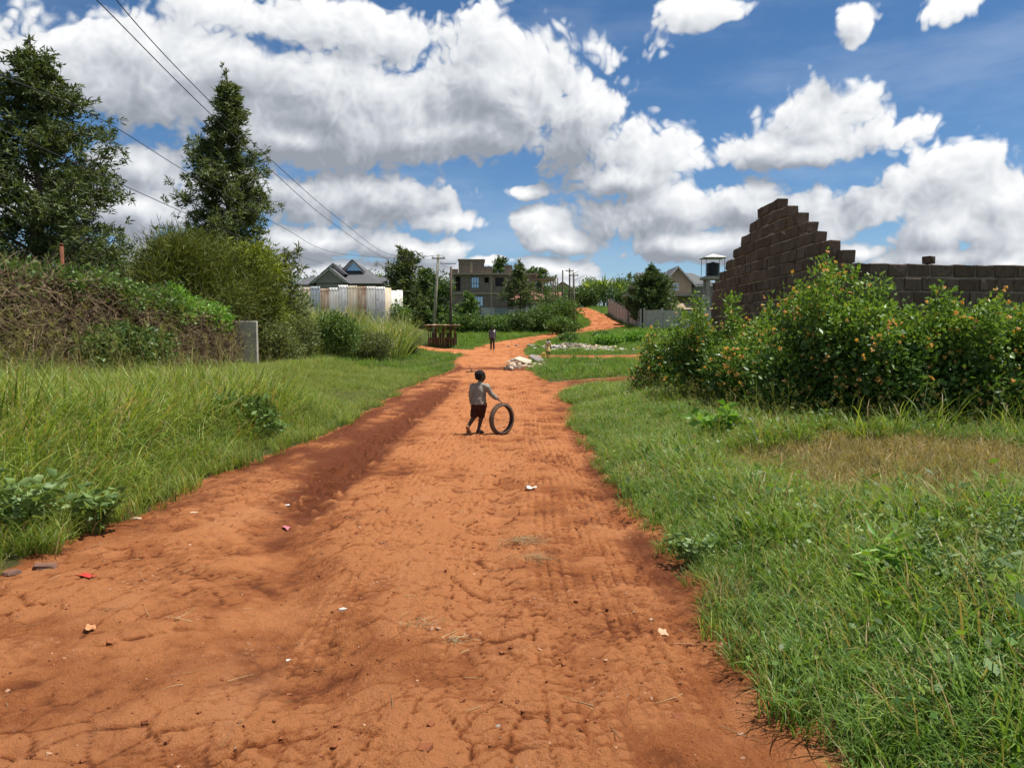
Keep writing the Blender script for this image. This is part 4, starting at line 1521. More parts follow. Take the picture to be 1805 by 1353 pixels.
for i, (u, h, lab) in enumerate([(1045, 5.2, 'pale banana clump above the clipped hedge, nearest the poles'), (1066, 5.6, 'tall banana clump above the middle of the clipped hedge'), (1092, 5.0, 'banana clump above the hedge beside the cypress')]):
    b = base(u, 140)
    t = thing('banana_plant', lab, 'plant', b, 0, 'banana clumps on the rise')
    rr_ = np.random.default_rng(180 + i)
    mb = MB()
    for k in range(4):
        mb.tube([(rr_.normal(0, .5), rr_.normal(0, .4), -.2), (rr_.normal(0, .6), rr_.normal(0, .4), h * .6)], [.14, .09], 7)
    mb.build('stem', M['stem'], t, True)
    n = 46
    P = np.stack([rr_.normal(0, .7, n), rr_.normal(0, .5, n), h * rr_.uniform(.5, .75, n)], -1)
    D = np.stack([rr_.normal(0, .7, n), rr_.normal(0, .6, n), rr_.uniform(.3, 1.4, n)], -1)
    leaf_object('leaves', P, D, 2.2 * rr_.uniform(.6, 1.1, n), .5, LM['banana'], t, 190 + i, droop=.5)['kind'] = 'stuff'
for i, (u, Y, w, h, lab) in enumerate([(1035, 150, 5, 6.0, 'leafy tree on the skyline left of the bananas'), (1105, 150, 5, 6.4, 'dark tree on the skyline behind the cypress'), (960, 160, 7, 5.5, 'tree left of the far brown house'),
                                       (800, 150, 8, 7, 'tree far behind the market stall'), (640, 120, 9, 7, 'tree behind the grey roofed house'), (560, 110, 9, 6, 'tree left behind the grey roofed house')]):
    sized_shrub(lab, u, Y, w, h, 'mid' if i % 2 == 0 else 'dark', 200 + i, 4500, .36, .2, 'tree', 'tree')

# weeds with broad leaves
def weed(lab, p, h, w, n, seed, L=.13, W=.06, mat='weed'):
    rr_ = np.random.default_rng(seed)
    t = thing('broadleaf_weed', lab, 'weed', p)
    mb = MB()
    P, D = [], []
    for s in range(n):
        a = rr_.uniform(0, 6.28)
        e = Vector((math.cos(a) * w * rr_.uniform(.2, 1), math.sin(a) * w * rr_.uniform(.2, 1), h * rr_.uniform(.6, 1.05)))
        m = Vector((e.x * .35, e.y * .35, e.z * .55))
        mb.tube([(rr_.normal(0, .04), rr_.normal(0, .04), -.03), m, e], [.0045, .003, .0015], 5, False)
        for k in range(11):
            f = .25 + .75 * k / 10
            q = m.lerp(e, (f - .5) * 2) if f > .5 else Vector((0, 0, 0)).lerp(m, f * 2)
            P.append(q)
            D.append((math.cos(k * 2.4 + s), math.sin(k * 2.4 + s), rr_.uniform(-.1, .7)))
    mb.build('stems', M['weed_stem'], t, True)
    leaf_object('leaves', np.array(P), np.array(D), L * rr_.uniform(.6, 1.2, len(P)), W * rr_.uniform(.7, 1.2, len(P)), LM[mat], t, seed, droop=.35)['kind'] = 'stuff'


p = gpt(70, 965)
weed('broad leaved purple flowered weed on the left edge of the track', (p.x - .15, p.y + .1, p.z), .55, .42, 22, 230)
p = gpt(160, 945)
weed('smaller broad leaved weed beside the purple flowered weed', (p.x, p.y + .1, p.z), .38, .30, 14, 231)
p = gpt(1265, 790)
weed('pale green broad leaved weed before the lantana thicket', (p.x, p.y, p.z), .62, .40, 16, 232, .18, .11, 'bright')
p = gpt(1690, 1100)
weed('feathery pale green weed on the right verge', (p.x, p.y, p.z), .50, .36, 40, 233, .06, .024)
p = gpt(1600, 1010)
weed('low leafy weed on the right verge behind the feathery weed', (p.x, p.y, p.z), .42, .34, 30, 234, .06, .025)
p = gpt(1770, 1010)
weed('feathery weed beside the patch of bare soil', (p.x, p.y, p.z), .46, .30, 30, 235, .06, .024)
p = gpt(1560, 1075)
weed('single upright weed with long blade leaves', (p.x, p.y, p.z), .42, .14, 9, 236, .22, .035, 'bright')
p = gpt(1215, 1000)
weed('low weed in the grass at the track edge', (p.x, p.y, p.z), .26, .22, 14, 237, .07, .035)

# ------------------------------------------------------------------ buildings
def window(parent, x0, x1, z0, z1, y, frame_mat, cols=3, bar=0.06, name='window', glass='glass', transom=None):
    """opening set in a wall facing -y at depth y"""
    f = MB()
    d = 0.06
    f.box2(x0, x1, y - d, y + d, z0, z0 + bar)
    f.box2(x0, x1, y - d, y + d, z1 - bar, z1)
    for k in range(cols + 1):
        xx = x0 + (x1 - x0 - bar) * k / cols
        f.box2(xx, xx + bar, y - d + .004, y + d - .004, z0 + bar, z1 - bar)
    if transom:
        f.box2(x0 + bar, x1 - bar, y - d + .008, y + d - .008, transom, transom + bar)
    w = f.build(name, frame_mat, parent)
    for k in range(cols):
        xa = x0 + (x1 - x0 - bar) * k / cols + bar
        xb = x0 + (x1 - x0 - bar) * (k + 1) / cols
        MB().box2(xa, xb, y - .012, y + .012, z0 + bar, z1 - bar).build('pane', M[glass], w)
    return w


# unfinished stone house
SY = 110.0
sb = thing('unfinished_house', 'unfinished flat roofed house of rough grey stone with concrete bands', 'house', (-2.9, SY, Hs(-2.9, SY) - .3), rad(2))
S0 = sb.location.z


def sx(u):
    return (u - W_PX / 2) / F_PX * SY - sb.location.x


def sz(v):
    return at(900, v, SY).z - S0


zg, z1_, z2_ = 0.0, sz(517), sz(483)
xl, xr = sx(797), sx(945)


def holed_wall(parent, name, x0, x1, z0, z1, y0, y1, holes, mat):
    """wall slab with real openings: holes = (x0, x1, z0, z1)"""
    mb = MB()
    xs_ = sorted({x0, x1, *[h[0] for h in holes], *[h[1] for h in holes]})
    for a, b in zip(xs_[:-1], xs_[1:]):
        hs = sorted([(h[2], h[3]) for h in holes if h[0] <= a + 1e-6 and h[1] >= b - 1e-6])
        z = z0
        for ha, hb_ in hs:
            if ha > z:
                mb.box2(a, b, y0, y1, z, ha)
            z = hb_
        if z1 > z:
            mb.box2(a, b, y0, y1, z, z1)
    return mb.build(name, mat, parent)


W_up = [(sx(831), sx(845), sz(508), sz(488)), (sx(854), sx(862), sz(498), sz(489)), (sx(873), sx(888), sz(505), sz(489)), (sx(804), sx(812.5), sz(513), sz(487.5)), (sx(915), sx(928), sz(506), sz(489))]
W_lo = [(sx(836), sx(852), sz(540), sz(522)), (sx(895), sx(910), sz(540), sz(522))]
holed_wall(sb, 'upper_wall', xl, xr, z1_ + .12, z2_ - .12, 0, .25, W_up, M['masonry'])
holed_wall(sb, 'ground_floor_wall', xl, xr, zg, z1_ - .12, 0, .25, W_lo, M['masonry'])
m = MB()
m.box2(xl, xl + .25, .252, 9, zg, z2_ - .12).box2(xr - .25, xr, .252, 9, zg, z2_ - .12).box2(xl + .252, xr - .252, 8.75, 9, zg, z2_ - .12)
m.build('side_wall', M['masonry'], sb)
MB().box2(xl - .25, xr + .12, -.16, 9.2, z1_ - .12, z1_ + .12).build('floor_slab', M['render_beige'], sb)
MB().box2(xl - .45, xr + .3, -.45, 9.4, z2_ - .12, z2_ + .12).build('roof_slab', M['render_beige'], sb)
MB().box2(xl + .3, xr - .3, 2.2, 2.35, zg, z2_ - .13).build('inner_wall', M['render_grey'], sb)
for u in (866.5,):
    MB().box2(sx(u) - .14, sx(u) + .14, -.075, -.003, zg, z1_ - .122).build('column', M['render_beige'], sb)
    MB().box2(sx(u) - .14, sx(u) + .14, -.075, -.003, z1_ + .122, z2_ - .122).build('column', M['render_beige'], sb)
MB().box2(xl + .02, xl + .30, -.075, -.003, z1_ + .122, z2_ - .122).build('column', M['render_beige'], sb)
window(sb, *W_up[0], .12, M['frame_blue'], 3, .09, transom=sz(500))
window(sb, *W_lo[0], .12, M['frame_blue'], 3, .09)
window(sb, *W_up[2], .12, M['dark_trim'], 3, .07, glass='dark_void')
# roof room, parapets
zt = sz(458)
xa, xb = sx(809), sx(854)
m = MB()
m.box2(xa, xb, .4, .65, z2_ + .12, zt).box2(xa, xa + .25, .652, 5, z2_ + .12, zt).box2(xb - .25, xb, .652, 5, z2_ + .12, zt).box2(xa + .252, xb - .252, 4.75, 5, z2_ + .12, zt)
m.build('roof_room_wall', M['masonry'], sb)
MB().box2(xa - .12, xb + .12, .3, 5.1, zt + .002, zt + .14).build('roof_room_slab', M['render_beige'], sb)
MB().box2((xa + xb) / 2 - .18, (xa + xb) / 2 + .18, .33, .397, z2_ + .122, zt - .25).build('column', M['render_beige'], sb)
MB().box2(xl - .2, xa - .05, .3, .5, z2_ + .12, sz(474)).box2(xb + .003, sx(868), .6, .8, z2_ + .12, sz(469)).build('parapet', M['masonry'], sb)
MB().box2(sx(890), sx(903), .6, .85, z2_ + .12, sz(467)).box2(sx(903) + .003, sx(912), .6, .85, z2_ + .12, sz(476)).build('parapet', M['masonry'], sb)
# lean-to with posts on the right
m = MB()
m.box2(xr + .05, xr + 2.9, .8, 4.2, sz(492), sz(490))
m.build('porch_slab', M['render_beige'], sb)
for k in (1.0, 2.6):
    MB().box2(xr + k - .1, xr + k + .1, .95, 1.15, 0, sz(492) - .003).build('porch_column', M['render_beige'], sb)

# house with red tiled roof behind the silky oak
rh = thing('red_roofed_house', 'low house with faded red tiled roof right of the unfinished house', 'house', base(943, 105))
R0 = rh.location.z
zr1, zr0 = at(900, 515, 105).z - R0, at(900, 528, 105).z - R0
MB().box2(-3.0, 2.2, 0, 5, -.3, zr0).build('wall', M['render_beige'], rh)
m = MB()
m.prism([(-3.6, -.5, zr0 - .05), (2.6, -.5, zr0 - .05), (1.2, 2.5, zr1 - .3), (-1.2, 2.5, zr1 + .35)], (0, 0, .12))
m.prism([(-3.6, 5.5, zr0 - .05), (2.6, 5.5, zr0 - .05), (1.2, 2.504, zr1 - .3), (-1.2, 2.504, zr1 + .35)], (0, 0, .12))
m.build('roof', M['roof_red'], rh)
window(rh, -.6, .8, .9, 1.9, -.05, M['white_trim'], 2)

# white sheeting and low block wall before the unfinished house
wy = 98
lw = thing('block_wall', 'low pale block wall with white sheeting below the unfinished house', 'wall', base(880, wy, -.2))
b0 = lw.location
for k, (u0, u1, v0, v1, mt) in enumerate([(848, 872, 542, 560, 'sheet_zinc'), (873, 895, 543, 561, 'sheet_blue'), (896, 925, 545, 562, 'sheet_white'), (926, 958, 538, 562, 'white_trim'), (800, 822, 546, 560, 'concrete_pale')]):
    pa, pb = at(u0, v0, wy), at(u1, v1, wy)
    MB().box2(pa.x - b0.x, pb.x - b0.x - .02, -.03 + .01 * k, .03 + .01 * k, 0, pa.z - b0.z).build('sheet', M[mt], lw)
MB().box2(at(800, 550, wy).x - b0.x, at(958, 550, wy).x - b0.x, .16, .36, 0, at(900, 553, wy).z - b0.z).build('block_courses', M['concrete'], lw)

# iron sheet fence
def corrugated(w, h, mat, parent, loc, rz, tilt=0.0):
    n = 39
    V, Fq = [], []
    for k in range(n + 1):
        x = w * k / n
        yo = 0.026 * math.sin(2 * math.pi * k / n * 6.5)
        V += [(x, yo, 0), (x, yo, h), (x, yo + .004, 0), (x, yo + .004, h)]
    for k in range(n):
        a = 4 * k
        Fq += [[a, a + 4, a + 5, a + 1], [a + 2, a + 3, a + 7, a + 6], [a + 1, a + 5, a + 7, a + 3]]
    o = MB().add(V, Fq).build('iron_sheet', mat, parent, True)
    o.location = loc
    o.rotation_euler = (tilt, 0, rz)
    return o


FY = 60.0
fz_ = Hs(-14, FY)
fence = thing('iron_sheet_fence', 'fence of upright corrugated iron sheets, some white, some rusty', 'fence', (-17.6, FY, fz_ - .1))
fx0 = fence.location.x
seq = ['sheet_white', 'sheet_tan', 'sheet_blue', 'sheet_rust', 'sheet_white', 'sheet_zinc', 'sheet_tan', 'sheet_rust', 'sheet_white', 'sheet_zinc']
rf = random.Random(3)
top_f = at(600, 505, FY).z - fence.location.z
wsh = 7.4 / len(seq)
for k, s in enumerate(seq):
    corrugated(wsh + .04, top_f + rf.uniform(-.16, .12), M[s], fence, (k * wsh, .012 * (k % 2), 0), rf.uniform(-.01, .01))
for k, s in enumerate(['sheet_tan', 'sheet_white', 'sheet_white']):
    corrugated(.86, top_f - .1 + rf.uniform(-.10, .1) - .06 * k, M[s], fence, (7.42 + .36 * k, .05 + .74 * k, 0), rad(64))
for k in range(5):
    MB().tube([(.4 + 1.75 * k, .14, -.2), (.4 + 1.75 * k, .14, top_f - .2)], .045, 6).build('post', M['wood_pole'], fence)
MB().bar((0, .10, 1.9), (7.35, .10, 1.9), .06, .08).build('rail', M['wood_pole'], fence)
MB().bar((0, .10, .7), (7.35, .10, .7), .06, .08).build('rail', M['wood_pole'], fence)

# grey roofed house behind the fence
GY_ = 72.0
gh = thing('grey_roofed_house', 'bungalow with steep grey hipped roof and white edged gables', 'house', (at(612, 500, GY_).x, GY_, Hs(-15, GY_)))
g0 = gh.location


def gx(u):
    return (u - W_PX / 2) / F_PX * GY_ - g0.x


def gz_(v):
    return at(600, v, GY_).z - g0.z


ze = gz_(500)
za = gz_(456)
m = MB()
m.box2(gx(530), gx(690), 1.0, 9.5, -.2, ze - .05)
m.build('wall', M['render_grey'], gh)
# main hip: ridge short, with small gablet at the front of its top
xL, xR, xm = gx(545), gx(676), gx(614)
yF, yB = .3, 10.2
r0, r1 = (xm, 3.9, za), (xm, 6.2, za)


def slab(mb, pts, th=.10):
    n = (Vector(pts[1]) - Vector(pts[0])).cross(Vector(pts[2]) - Vector(pts[0])).normalized()
    if n.z < 0:
        n = -n
    mb.prism([Vector(p) - n * th for p in pts], n * th)


m = MB()
slab(m, [(xL, yF, ze), (xR, yF, ze), (xm + .95, 2.9, za - 1.0), (xm - .95, 2.9, za - 1.0)])
slab(m, [(xR, yF, ze), (xR, yB, ze), r1, r0, (xm + .95, 2.9, za - 1.0)])
slab(m, [(xL, yB, ze), (xL, yF, ze), (xm - .95, 2.9, za - 1.0), r0, r1])
slab(m, [(xR, yB, ze), (xL, yB, ze), r1])
m.build('roof', M['roof_grey'], gh)
# gablet
mb = MB()
mb.prism([(xm - .80, 2.82, za - .90), (xm + .80, 2.82, za - .90), (xm, 2.82, za - .10)], (0, .06, 0))
mb.build('gablet_pane', M['glass'], gh)
mb = MB()
for s in (-1, 1):
    mb.bar((xm + s * 1.12, 2.66, za - 1.12), (xm + s * .02, 2.66, za + .03), .5, .13)
mb.build('gablet_trim', M['white_trim'], gh)
mb = MB()
for s in (-1, 1):
    mb.bar((xm + s * 1.16, 2.7, za - 1.02), (xm + s * .02, 2.7, za + .13), .8, .10)
mb.build('gablet_roof', M['roof_grey'], gh)
# two front gables, the nearer lower one larger
for (uc, half, vt, vb, yy, nm) in [(588, 1.50, 478, 500, -1.1, 'front_gable'), (585, 0.95, 467, 481, 1.2, 'rear_gable')]:
    xc = gx(uc)
    zt_, zb_ = gz_(vt), gz_(vb)
    g = MB().prism([(xc - half, yy, zb_), (xc + half, yy, zb_), (xc, yy, zt_)], (0, .2, 0)).build(nm, M['render_grey'], gh)
    t1 = MB()
    t2 = MB()
    for s in (-1, 1):
        t1.bar((xc + s * (half + .18), yy - .12, zb_ - .02), (xc + s * .02, yy - .12, zt_ + .12), .14, .15)
        slab(t2, [(xc + s * (half + .30), yy - .25, zb_ + .0), (xc + s * (half + .30), yy + 5.2, zb_ + .0), (xc, yy + 5.2, zt_ + .28), (xc, yy - .25, zt_ + .28)], .08)
    t1.build('gable_trim', M['white_trim'], g)
    t2.build('gable_roof', M['roof_grey'], gh)
MB().box2(gx(565), gx(612), -1.0, 1.0, -.2, gz_(500) - .06).build('porch_wall', M['render_grey'], gh)
m = MB()
slab(m, [(gx(518), 1.0, ze), (gx(560), 1.0, ze), (gx(560), 4.5, ze + 1.0), (gx(526), 4.5, ze + 1.0)])
slab(m, [(gx(660), 1.2, ze - .1), (gx(712), 1.2, ze - .1), (gx(700), 4.8, ze + 1.0), (gx(655), 4.8, ze + 1.0)])
slab(m, [(gx(518), 8.0, ze), (gx(560), 8.0, ze), (gx(560), 4.5, ze + 1.0), (gx(526), 4.5, ze + 1.0)])
slab(m, [(gx(660), 8.4, ze - .1), (gx(712), 8.4, ze - .1), (gx(700), 4.8, ze + 1.0), (gx(655), 4.8, ze + 1.0)])
m.build('wing_roof', M['roof_grey'], gh)
m = MB()
m.bar((xL, yF - .02, ze - .02), (gx(570), yF - .02, ze - .02), .06, .14).bar((gx(606), yF - .02, ze - .02), (xR, yF - .02, ze - .02), .06, .14)
m.build('fascia', M['dark_trim'], gh)

# two storey house behind the concrete fence
BY = 100.0
bh = thing('beige_house', 'two storey beige house with grey roof and pointed gable behind the cypress', 'house', (at(1190, 500, BY).x, BY, Hs(22, BY)))
h0 = bh.location


def hx_(u):
    return (u - W_PX / 2) / F_PX * BY - h0.x


def hz_(v):
    return at(1190, v, BY).z - h0.z


gl, gr_, gc = hx_(1168), hx_(1217), hx_(1192)
zev, zap = hz_(497), hz_(471)
Wn = [(hx_(1184), hx_(1195), hz_(512), hz_(499))]
holed_wall(bh, 'gable_front', gl, gr_, -.2, zev, 0, .22, Wn, M['render_beige'])
MB().prism([(gl, .001, zev), (gr_, .001, zev), (gc, .001, zap - .1)], (0, .219, 0)).build('gable', M['render_beige'], bh)
MB().box2(gl - 3.6, gr_ + 3.8, 1.5, 8, -.2, zev - .05).build('wall', M['render_grey'], bh)
w_ = window(bh, *Wn[0], .11, M['white_trim'], 2, .07, transom=hz_(505))
m = MB()
for s, xe in ((-1, gl - .55), (1, gr_ + .55)):
    slab(m, [(xe, -.5, zev - .55), (xe, 6, zev - .55), (gc, 6, zap + .15), (gc, -.5, zap + .15)], .14)
slab(m, [(gc - 4.6, 1.2, zev + .05), (gr_ + 4.2, 1.2, zev - .35), (gr_ + 1.2, 5, zap - .35), (gc - 4.6, 5, zap - .3)], .14)
slab(m, [(gr_ + 4.2, 1.2, zev - .35), (gr_ + 4.2, 8.6, zev - .35), (gr_ + 1.2, 5, zap - .35)], .14)
slab(m, [(gc - 4.6, 8.6, zev - .35), (gr_ + 4.2, 8.6, zev - .35), (gr_ + 1.2, 5, zap - .35), (gc - 4.6, 5, zap - .3)], .14)
m.build('roof', M['roof_grey'], bh)
m = MB()
m.bar((gc, -.53, zap + .02), (gr_ + .58, -.53, zev - .62), .06, .18).bar((gc, -.53, zap + .02), (gl - .58, -.53, zev - .62), .06, .18)
m.build('barge_board', M['white_trim'], bh)
MB().box2(gl - 5.5, gr_ + .2, -2.6, -.004, hz_(522) - .09, hz_(522) + .09).build('canopy', M['concrete_pale'], bh)
MB().box2(gr_ + .25, gr_ + 4.1, 1.18, 1.49, zev - .5, zev - .33).build('gutter', M['white_trim'], bh)
for xx in (gl - 5.2, gl - 1.5, gr_ - .3):
    MB().box2(xx, xx + .22, -2.4, -2.18, -.2, hz_(522) - .095).build('canopy_post', M['concrete'], bh)

# water tower
TY = 94.0
wt_ = thing('water_tower', 'concrete water tower with black tank under small tin roof', 'water tower', (at(1256, 500, TY).x, TY, Hs(25, TY)))
t0 = wt_.location


def tz(v):
    return at(1256, v, TY).z - t0.z


for sx_ in (-.75, .75):
    for sy_ in (-.75, .75):
        MB().box2(sx_ - .2, sx_ + .2, sy_ - .2, sy_ + .2, -.2, tz(493)).build('column', M['concrete'], wt_)
MB().box2(-1.3, 1.3, -1.3, 1.3, tz(493) + .002, tz(488)).build('platform', M['concrete'], wt_)
MB().box2(-.53, .53, -.74, -.60, tz(520), tz(517)).build('brace', M['concrete'], wt_)
zt0, zt1 = tz(488) + .01, tz(463)
m = MB()
pts, rr2 = [], []
for k in range(9):
    f = k / 8
    for dz_, rr_ in ((0, .80), (.05, .80), (.07, .76), (.10, .76)):
        zz = zt0 + (zt1 - zt0) * (f * .90) + dz_
        pts.append((0, 0, zz))
        rr2.append(rr_)
pts += [(0, 0, zt1 - .05), (0, 0, zt1)]
rr2 += [.70, .30]
o = m.tube(pts, rr2, 20).build('tank', M['black_plastic'], wt_, True)
MB().tube([(0, 0, zt1 - .02), (0, 0, zt1 + .08)], [.24, .22], 14).build('lid', M['black_plastic'], o, True)
for sx_ in (-1.15, 1.15):
    for sy_ in (-1.15, 1.15):
        MB().tube([(sx_, sy_, tz(488) - .02), (sx_, sy_, tz(455))], .035, 6).build('roof_post', M['dark_trim'], wt_)
zr_ = tz(455)
m = MB()
c_ = (0, 0, tz(447))
q4 = [(-1.45, -1.45, zr_), (1.45, -1.45, zr_), (1.45, 1.45, zr_), (-1.45, 1.45, zr_)]
for k in range(4):
    slab(m, [q4[k], q4[(k + 1) % 4], c_], .05)
m.build('tin_roof', M['sheet_zinc'], wt_)

# precast concrete panel fence
cf = thing('concrete_fence', 'grey precast concrete panel fence turning a corner below the cypress', 'fence', (15.5, 90, Hs(15.5, 90)))
c0 = cf.location


def panel_run(p, q, n, h):
    p, q = Vector(p), Vector(q)
    for k in range(n + 1):
        c = p.lerp(q, k / n)
        zb = Hs(c.x, c.y)
        m = MB().box2(-.11, .11, -.11, .11, -.3, h + .06)
        m.box2(-.14, .14, -.14, .14, h + .062, h + .12)
        o = m.build('post', M['concrete_pale'], cf)
        o.location = (c.x - c0.x, c.y - c0.y, zb - c0.z)
        o.rotation_euler.z = math.atan2(q.y - p.y, q.x - p.x)
        if k < n:
            d = p.lerp(q, (k + 1) / n)
            zb2 = Hs(d.x, d.y)
            L = (d - c).length - .24
            m = MB()
            for s in range(5):
                hh_ = h / 5
                m.box2(-L / 2, L / 2, -.035, .035, s * hh_ - .1, (s + 1) * hh_ - .1 - .02)
                if s < 4:
                    m.box2(-L / 2 + .12, L / 2 - .12, -.055, .055, s * hh_ - .02, (s + 1) * hh_ - .16)
            m.box2(-L / 2, L / 2, -.02, .02, -.3, h - .12)
            o = m.build('panel', M['concrete_pale'], cf)
            e = (c + d) / 2
            o.location = (e.x - c0.x, e.y - c0.y, (zb + zb2) / 2 - c0.z)
            o.rotation_euler.z = math.atan2(q.y - p.y, q.x - p.x)


panel_run((15.5, 90, 0), (15.0, 116, 0), 10, 2.35)
panel_run((15.9, 89.7, 0), (25.0, 83.5, 0), 5, 2.45)
# shed roofs and clutter behind the fence
sh = thing('tin_shed', 'low tin roofed shed behind the concrete fence beside the cypress', 'shed', base(1225, 92))
zz = at(1225, 540, 92).z - sh.location.z
MB().box2(-3.0, 1.6, 0, 2.5, -.2, zz - .3).build('wall', M['wood_red'], sh)
m = MB()
slab(m, [(-3.5, -.6, zz - .35), (2.1, -.6, zz - .35), (2.1, 2.8, zz + .5), (-3.5, 2.8, zz + .5)], .06)
m.build('roof', M['sheet_rust'], sh)
cb = thing('concrete_tank', 'pale square concrete tank below the water tower', 'tank', base(1241, 91))
MB().box2(-.48, .48, -.4, .4, -.2, at(1240, 523, 91).z - cb.location.z).build('tank_wall', M['concrete_pale'], cb)
MB().box2(-.53, .53, -.45, .45, at(1240, 523, 91).z - cb.location.z + .002, at(1240, 521, 91).z - cb.location.z).build('cover', M['concrete'], cb)

# far brown house on the rise
fh = thing('brown_house', 'distant unfinished brown house with pointed gable beyond the poles', 'house', base(1000, 172))
f0 = fh.location
ez, az_ = at(1000, 508, 172).z - f0.z, at(1000, 497, 172).z - f0.z
MB().box2(-3.4, 3.2, 0, 7, -.3, ez).build('wall', M['render_beige'], fh)
MB().prism([(-3.3, -.01, ez + .002), (1.0, -.01, ez + .002), (-1.2, -.01, az_)], (0, 7, 0)).build('gable', M['render_beige'], fh)
m = MB()
slab(m, [(-3.6, -.3, ez - .1), (-3.6, 7.2, ez - .1), (-1.2, 7.2, az_ + .18), (-1.2, -.3, az_ + .18)])
slab(m, [(1.3, -.3, ez - .1), (1.3, 7.2, ez - .1), (-1.2, 7.2, az_ + .18), (-1.2, -.3, az_ + .18)])
m.build('roof', M['roof_red'], fh)
window(fh, -1.8, -.6, ez - 1.9, ez - .5, -.06, M['white_trim'], 2, .1)
mg = thing('garage', 'low red roofed outbuilding left of the distant brown house', 'house', base(968, 150))
MB().box2(-2.5, 2.5, 0, 4, -.3, 2.4).build('wall', M['render_beige'], mg)
m = MB()
slab(m, [(-2.8, -.3, 2.35), (2.8, -.3, 2.35), (2.8, 2, 3.5), (-2.8, 2, 3.5)])
slab(m, [(-2.8, 4.3, 2.35), (2.8, 4.3, 2.35), (2.8, 2, 3.5), (-2.8, 2, 3.5)])
m.build('roof', M['roof_red'], mg)

# ------------------------------------------------------------------ power poles and lines
POLES = [  # foot u, top u, top v, distance, material, label, arm
    (763, 773, 448, 62, 'pole_grey', 'leaning grey power pole beside the market stall', 1),
    (794, 795, 470, 68, 'pole_dark', 'dark straight power pole right of the leaning pole', 0),
    (1012, 1011, 480, 84, 'wood_pole', 'power pole with grey foot at the edge of the climbing track', 1),
    (1004, 1004, 473, 100, 'pole_dark', 'power pole just behind the pole at the track edge', 1),
    (991, 992, 476, 108, 'pole_dark', 'power pole before the gable of the distant brown house', 0),
    (979, 979, 487, 128, 'wood_pole', 'far power pole left of the distant brown house', 0),
    (983, 983, 490, 140, 'pole_dark', 'farthest power pole beside the distant brown house', 0),
]
tops = []
for (uf, ut, vt, Y, mt, lab, arm) in POLES:
    b = base(uf, Y)
    t = thing('power_pole', lab, 'power pole', b, 0, 'wooden power poles along the track')
    tp = at(ut, vt, Y) - Vector(b)
    MB().tube([(0, 0, -.3), tp * .5, tp], [.145, .125, .10], 10).build('pole', M[mt], t, True)
    tops.append(Vector(b) + tp)
    if arm:
        MB().bar(tp + Vector((-.55, -.13, -.35)), tp + Vector((.55, -.13, -.35)), .09, .10).build('crossarm', M[mt], t)
        for s in (-.45, .45):
            MB().tube([tp + Vector((s, -.13, -.30)), tp + Vector((s, -.13, -.22)), tp + Vector((s, -.13, -.12))], [.03, .05, .03], 8).build('insulator', M['white_trim'], t, True)
    if ut == 773:
        MB().bar(tp + Vector((.1, 0, -.75)), tp + Vector((1.45, 0, -.78)), .05, .05).build('bracket', M['dark_trim'], t)
    if ut in (1011, 1004):
        MB().bar(tp + Vector((.05, 0, -.9)), tp + Vector((1.25, 0, -.35)), .04, .04).build('lamp_arm', M['dark_trim'], t)


def wire(lab, pts, rr_=.011):
    """smooth line through points"""
    P = [Vector(p) for p in pts]
    out = []
    n = len(P)
    for i in range(n - 1):
        p0, p1, p2, p3 = P[max(i - 1, 0)], P[i], P[i + 1], P[min(i + 2, n - 1)]
        for k in range(8):
            t = k / 8
            out.append(0.5 * ((2 * p1) + (p2 - p0) * t + (2 * p0 - 5 * p1 + 4 * p2 - p3) * t * t + (3 * p1 - p0 - 3 * p2 + p3) * t ** 3))
    out.append(P[-1])
    o = MB().tube(out, rr_, 5).build('power_line', M['wire'], None, True)
    return tag(o, lab, 'power line', 'power lines strung over the hedge')


tpA = tops[0]
wire('upper power line running from over the hedge to the leaning pole', [at(90, -160, 10), at(228, 28, 15), at(363, 172, 19.5), at(490, 293, 26), at(600, 388, 37), at(690, 449, 52), tpA + Vector((.45, -.13, -.12))])
wire('lower power line running from over the hedge to the leaning pole', [at(40, -130, 10), at(192, 22, 14.2), at(345, 176, 18.7), at(480, 302, 25), at(590, 396, 36), at(690, 458, 52), tpA + Vector((-.45, -.13, -.12))])
wire('service line passing between the silky oaks above the lower one', [at(-40, 118, 14), at(172, 207, 17.5), at(337, 308, 23), at(497, 400, 33), at(600, 447, 48), tpA + Vector((-.1, -.1, -.5))], .010)
wire('service line passing low between the silky oaks to the grey roof', [at(-40, 210, 14), at(90, 268, 16.5), at(337, 380, 23), at(470, 434, 35), at(575, 466, 60), at(588, 474, GY_)], .010)
wire('short line between the leaning pole and the dark straight pole', [tpA + Vector((.1, 0, -.6)), (tpA + tops[1]) / 2 + Vector((0, 0, -.5)), tops[1] + Vector((0, -.1, -.2))], .012)
wire('line between the two poles at the top of the track', [tops[2] + Vector((.45, -.13, -.15)), (tops[2] + tops[3]) / 2 + Vector((0, 0, -.3)), tops[3] + Vector((.45, -.13, -.15))], .012)

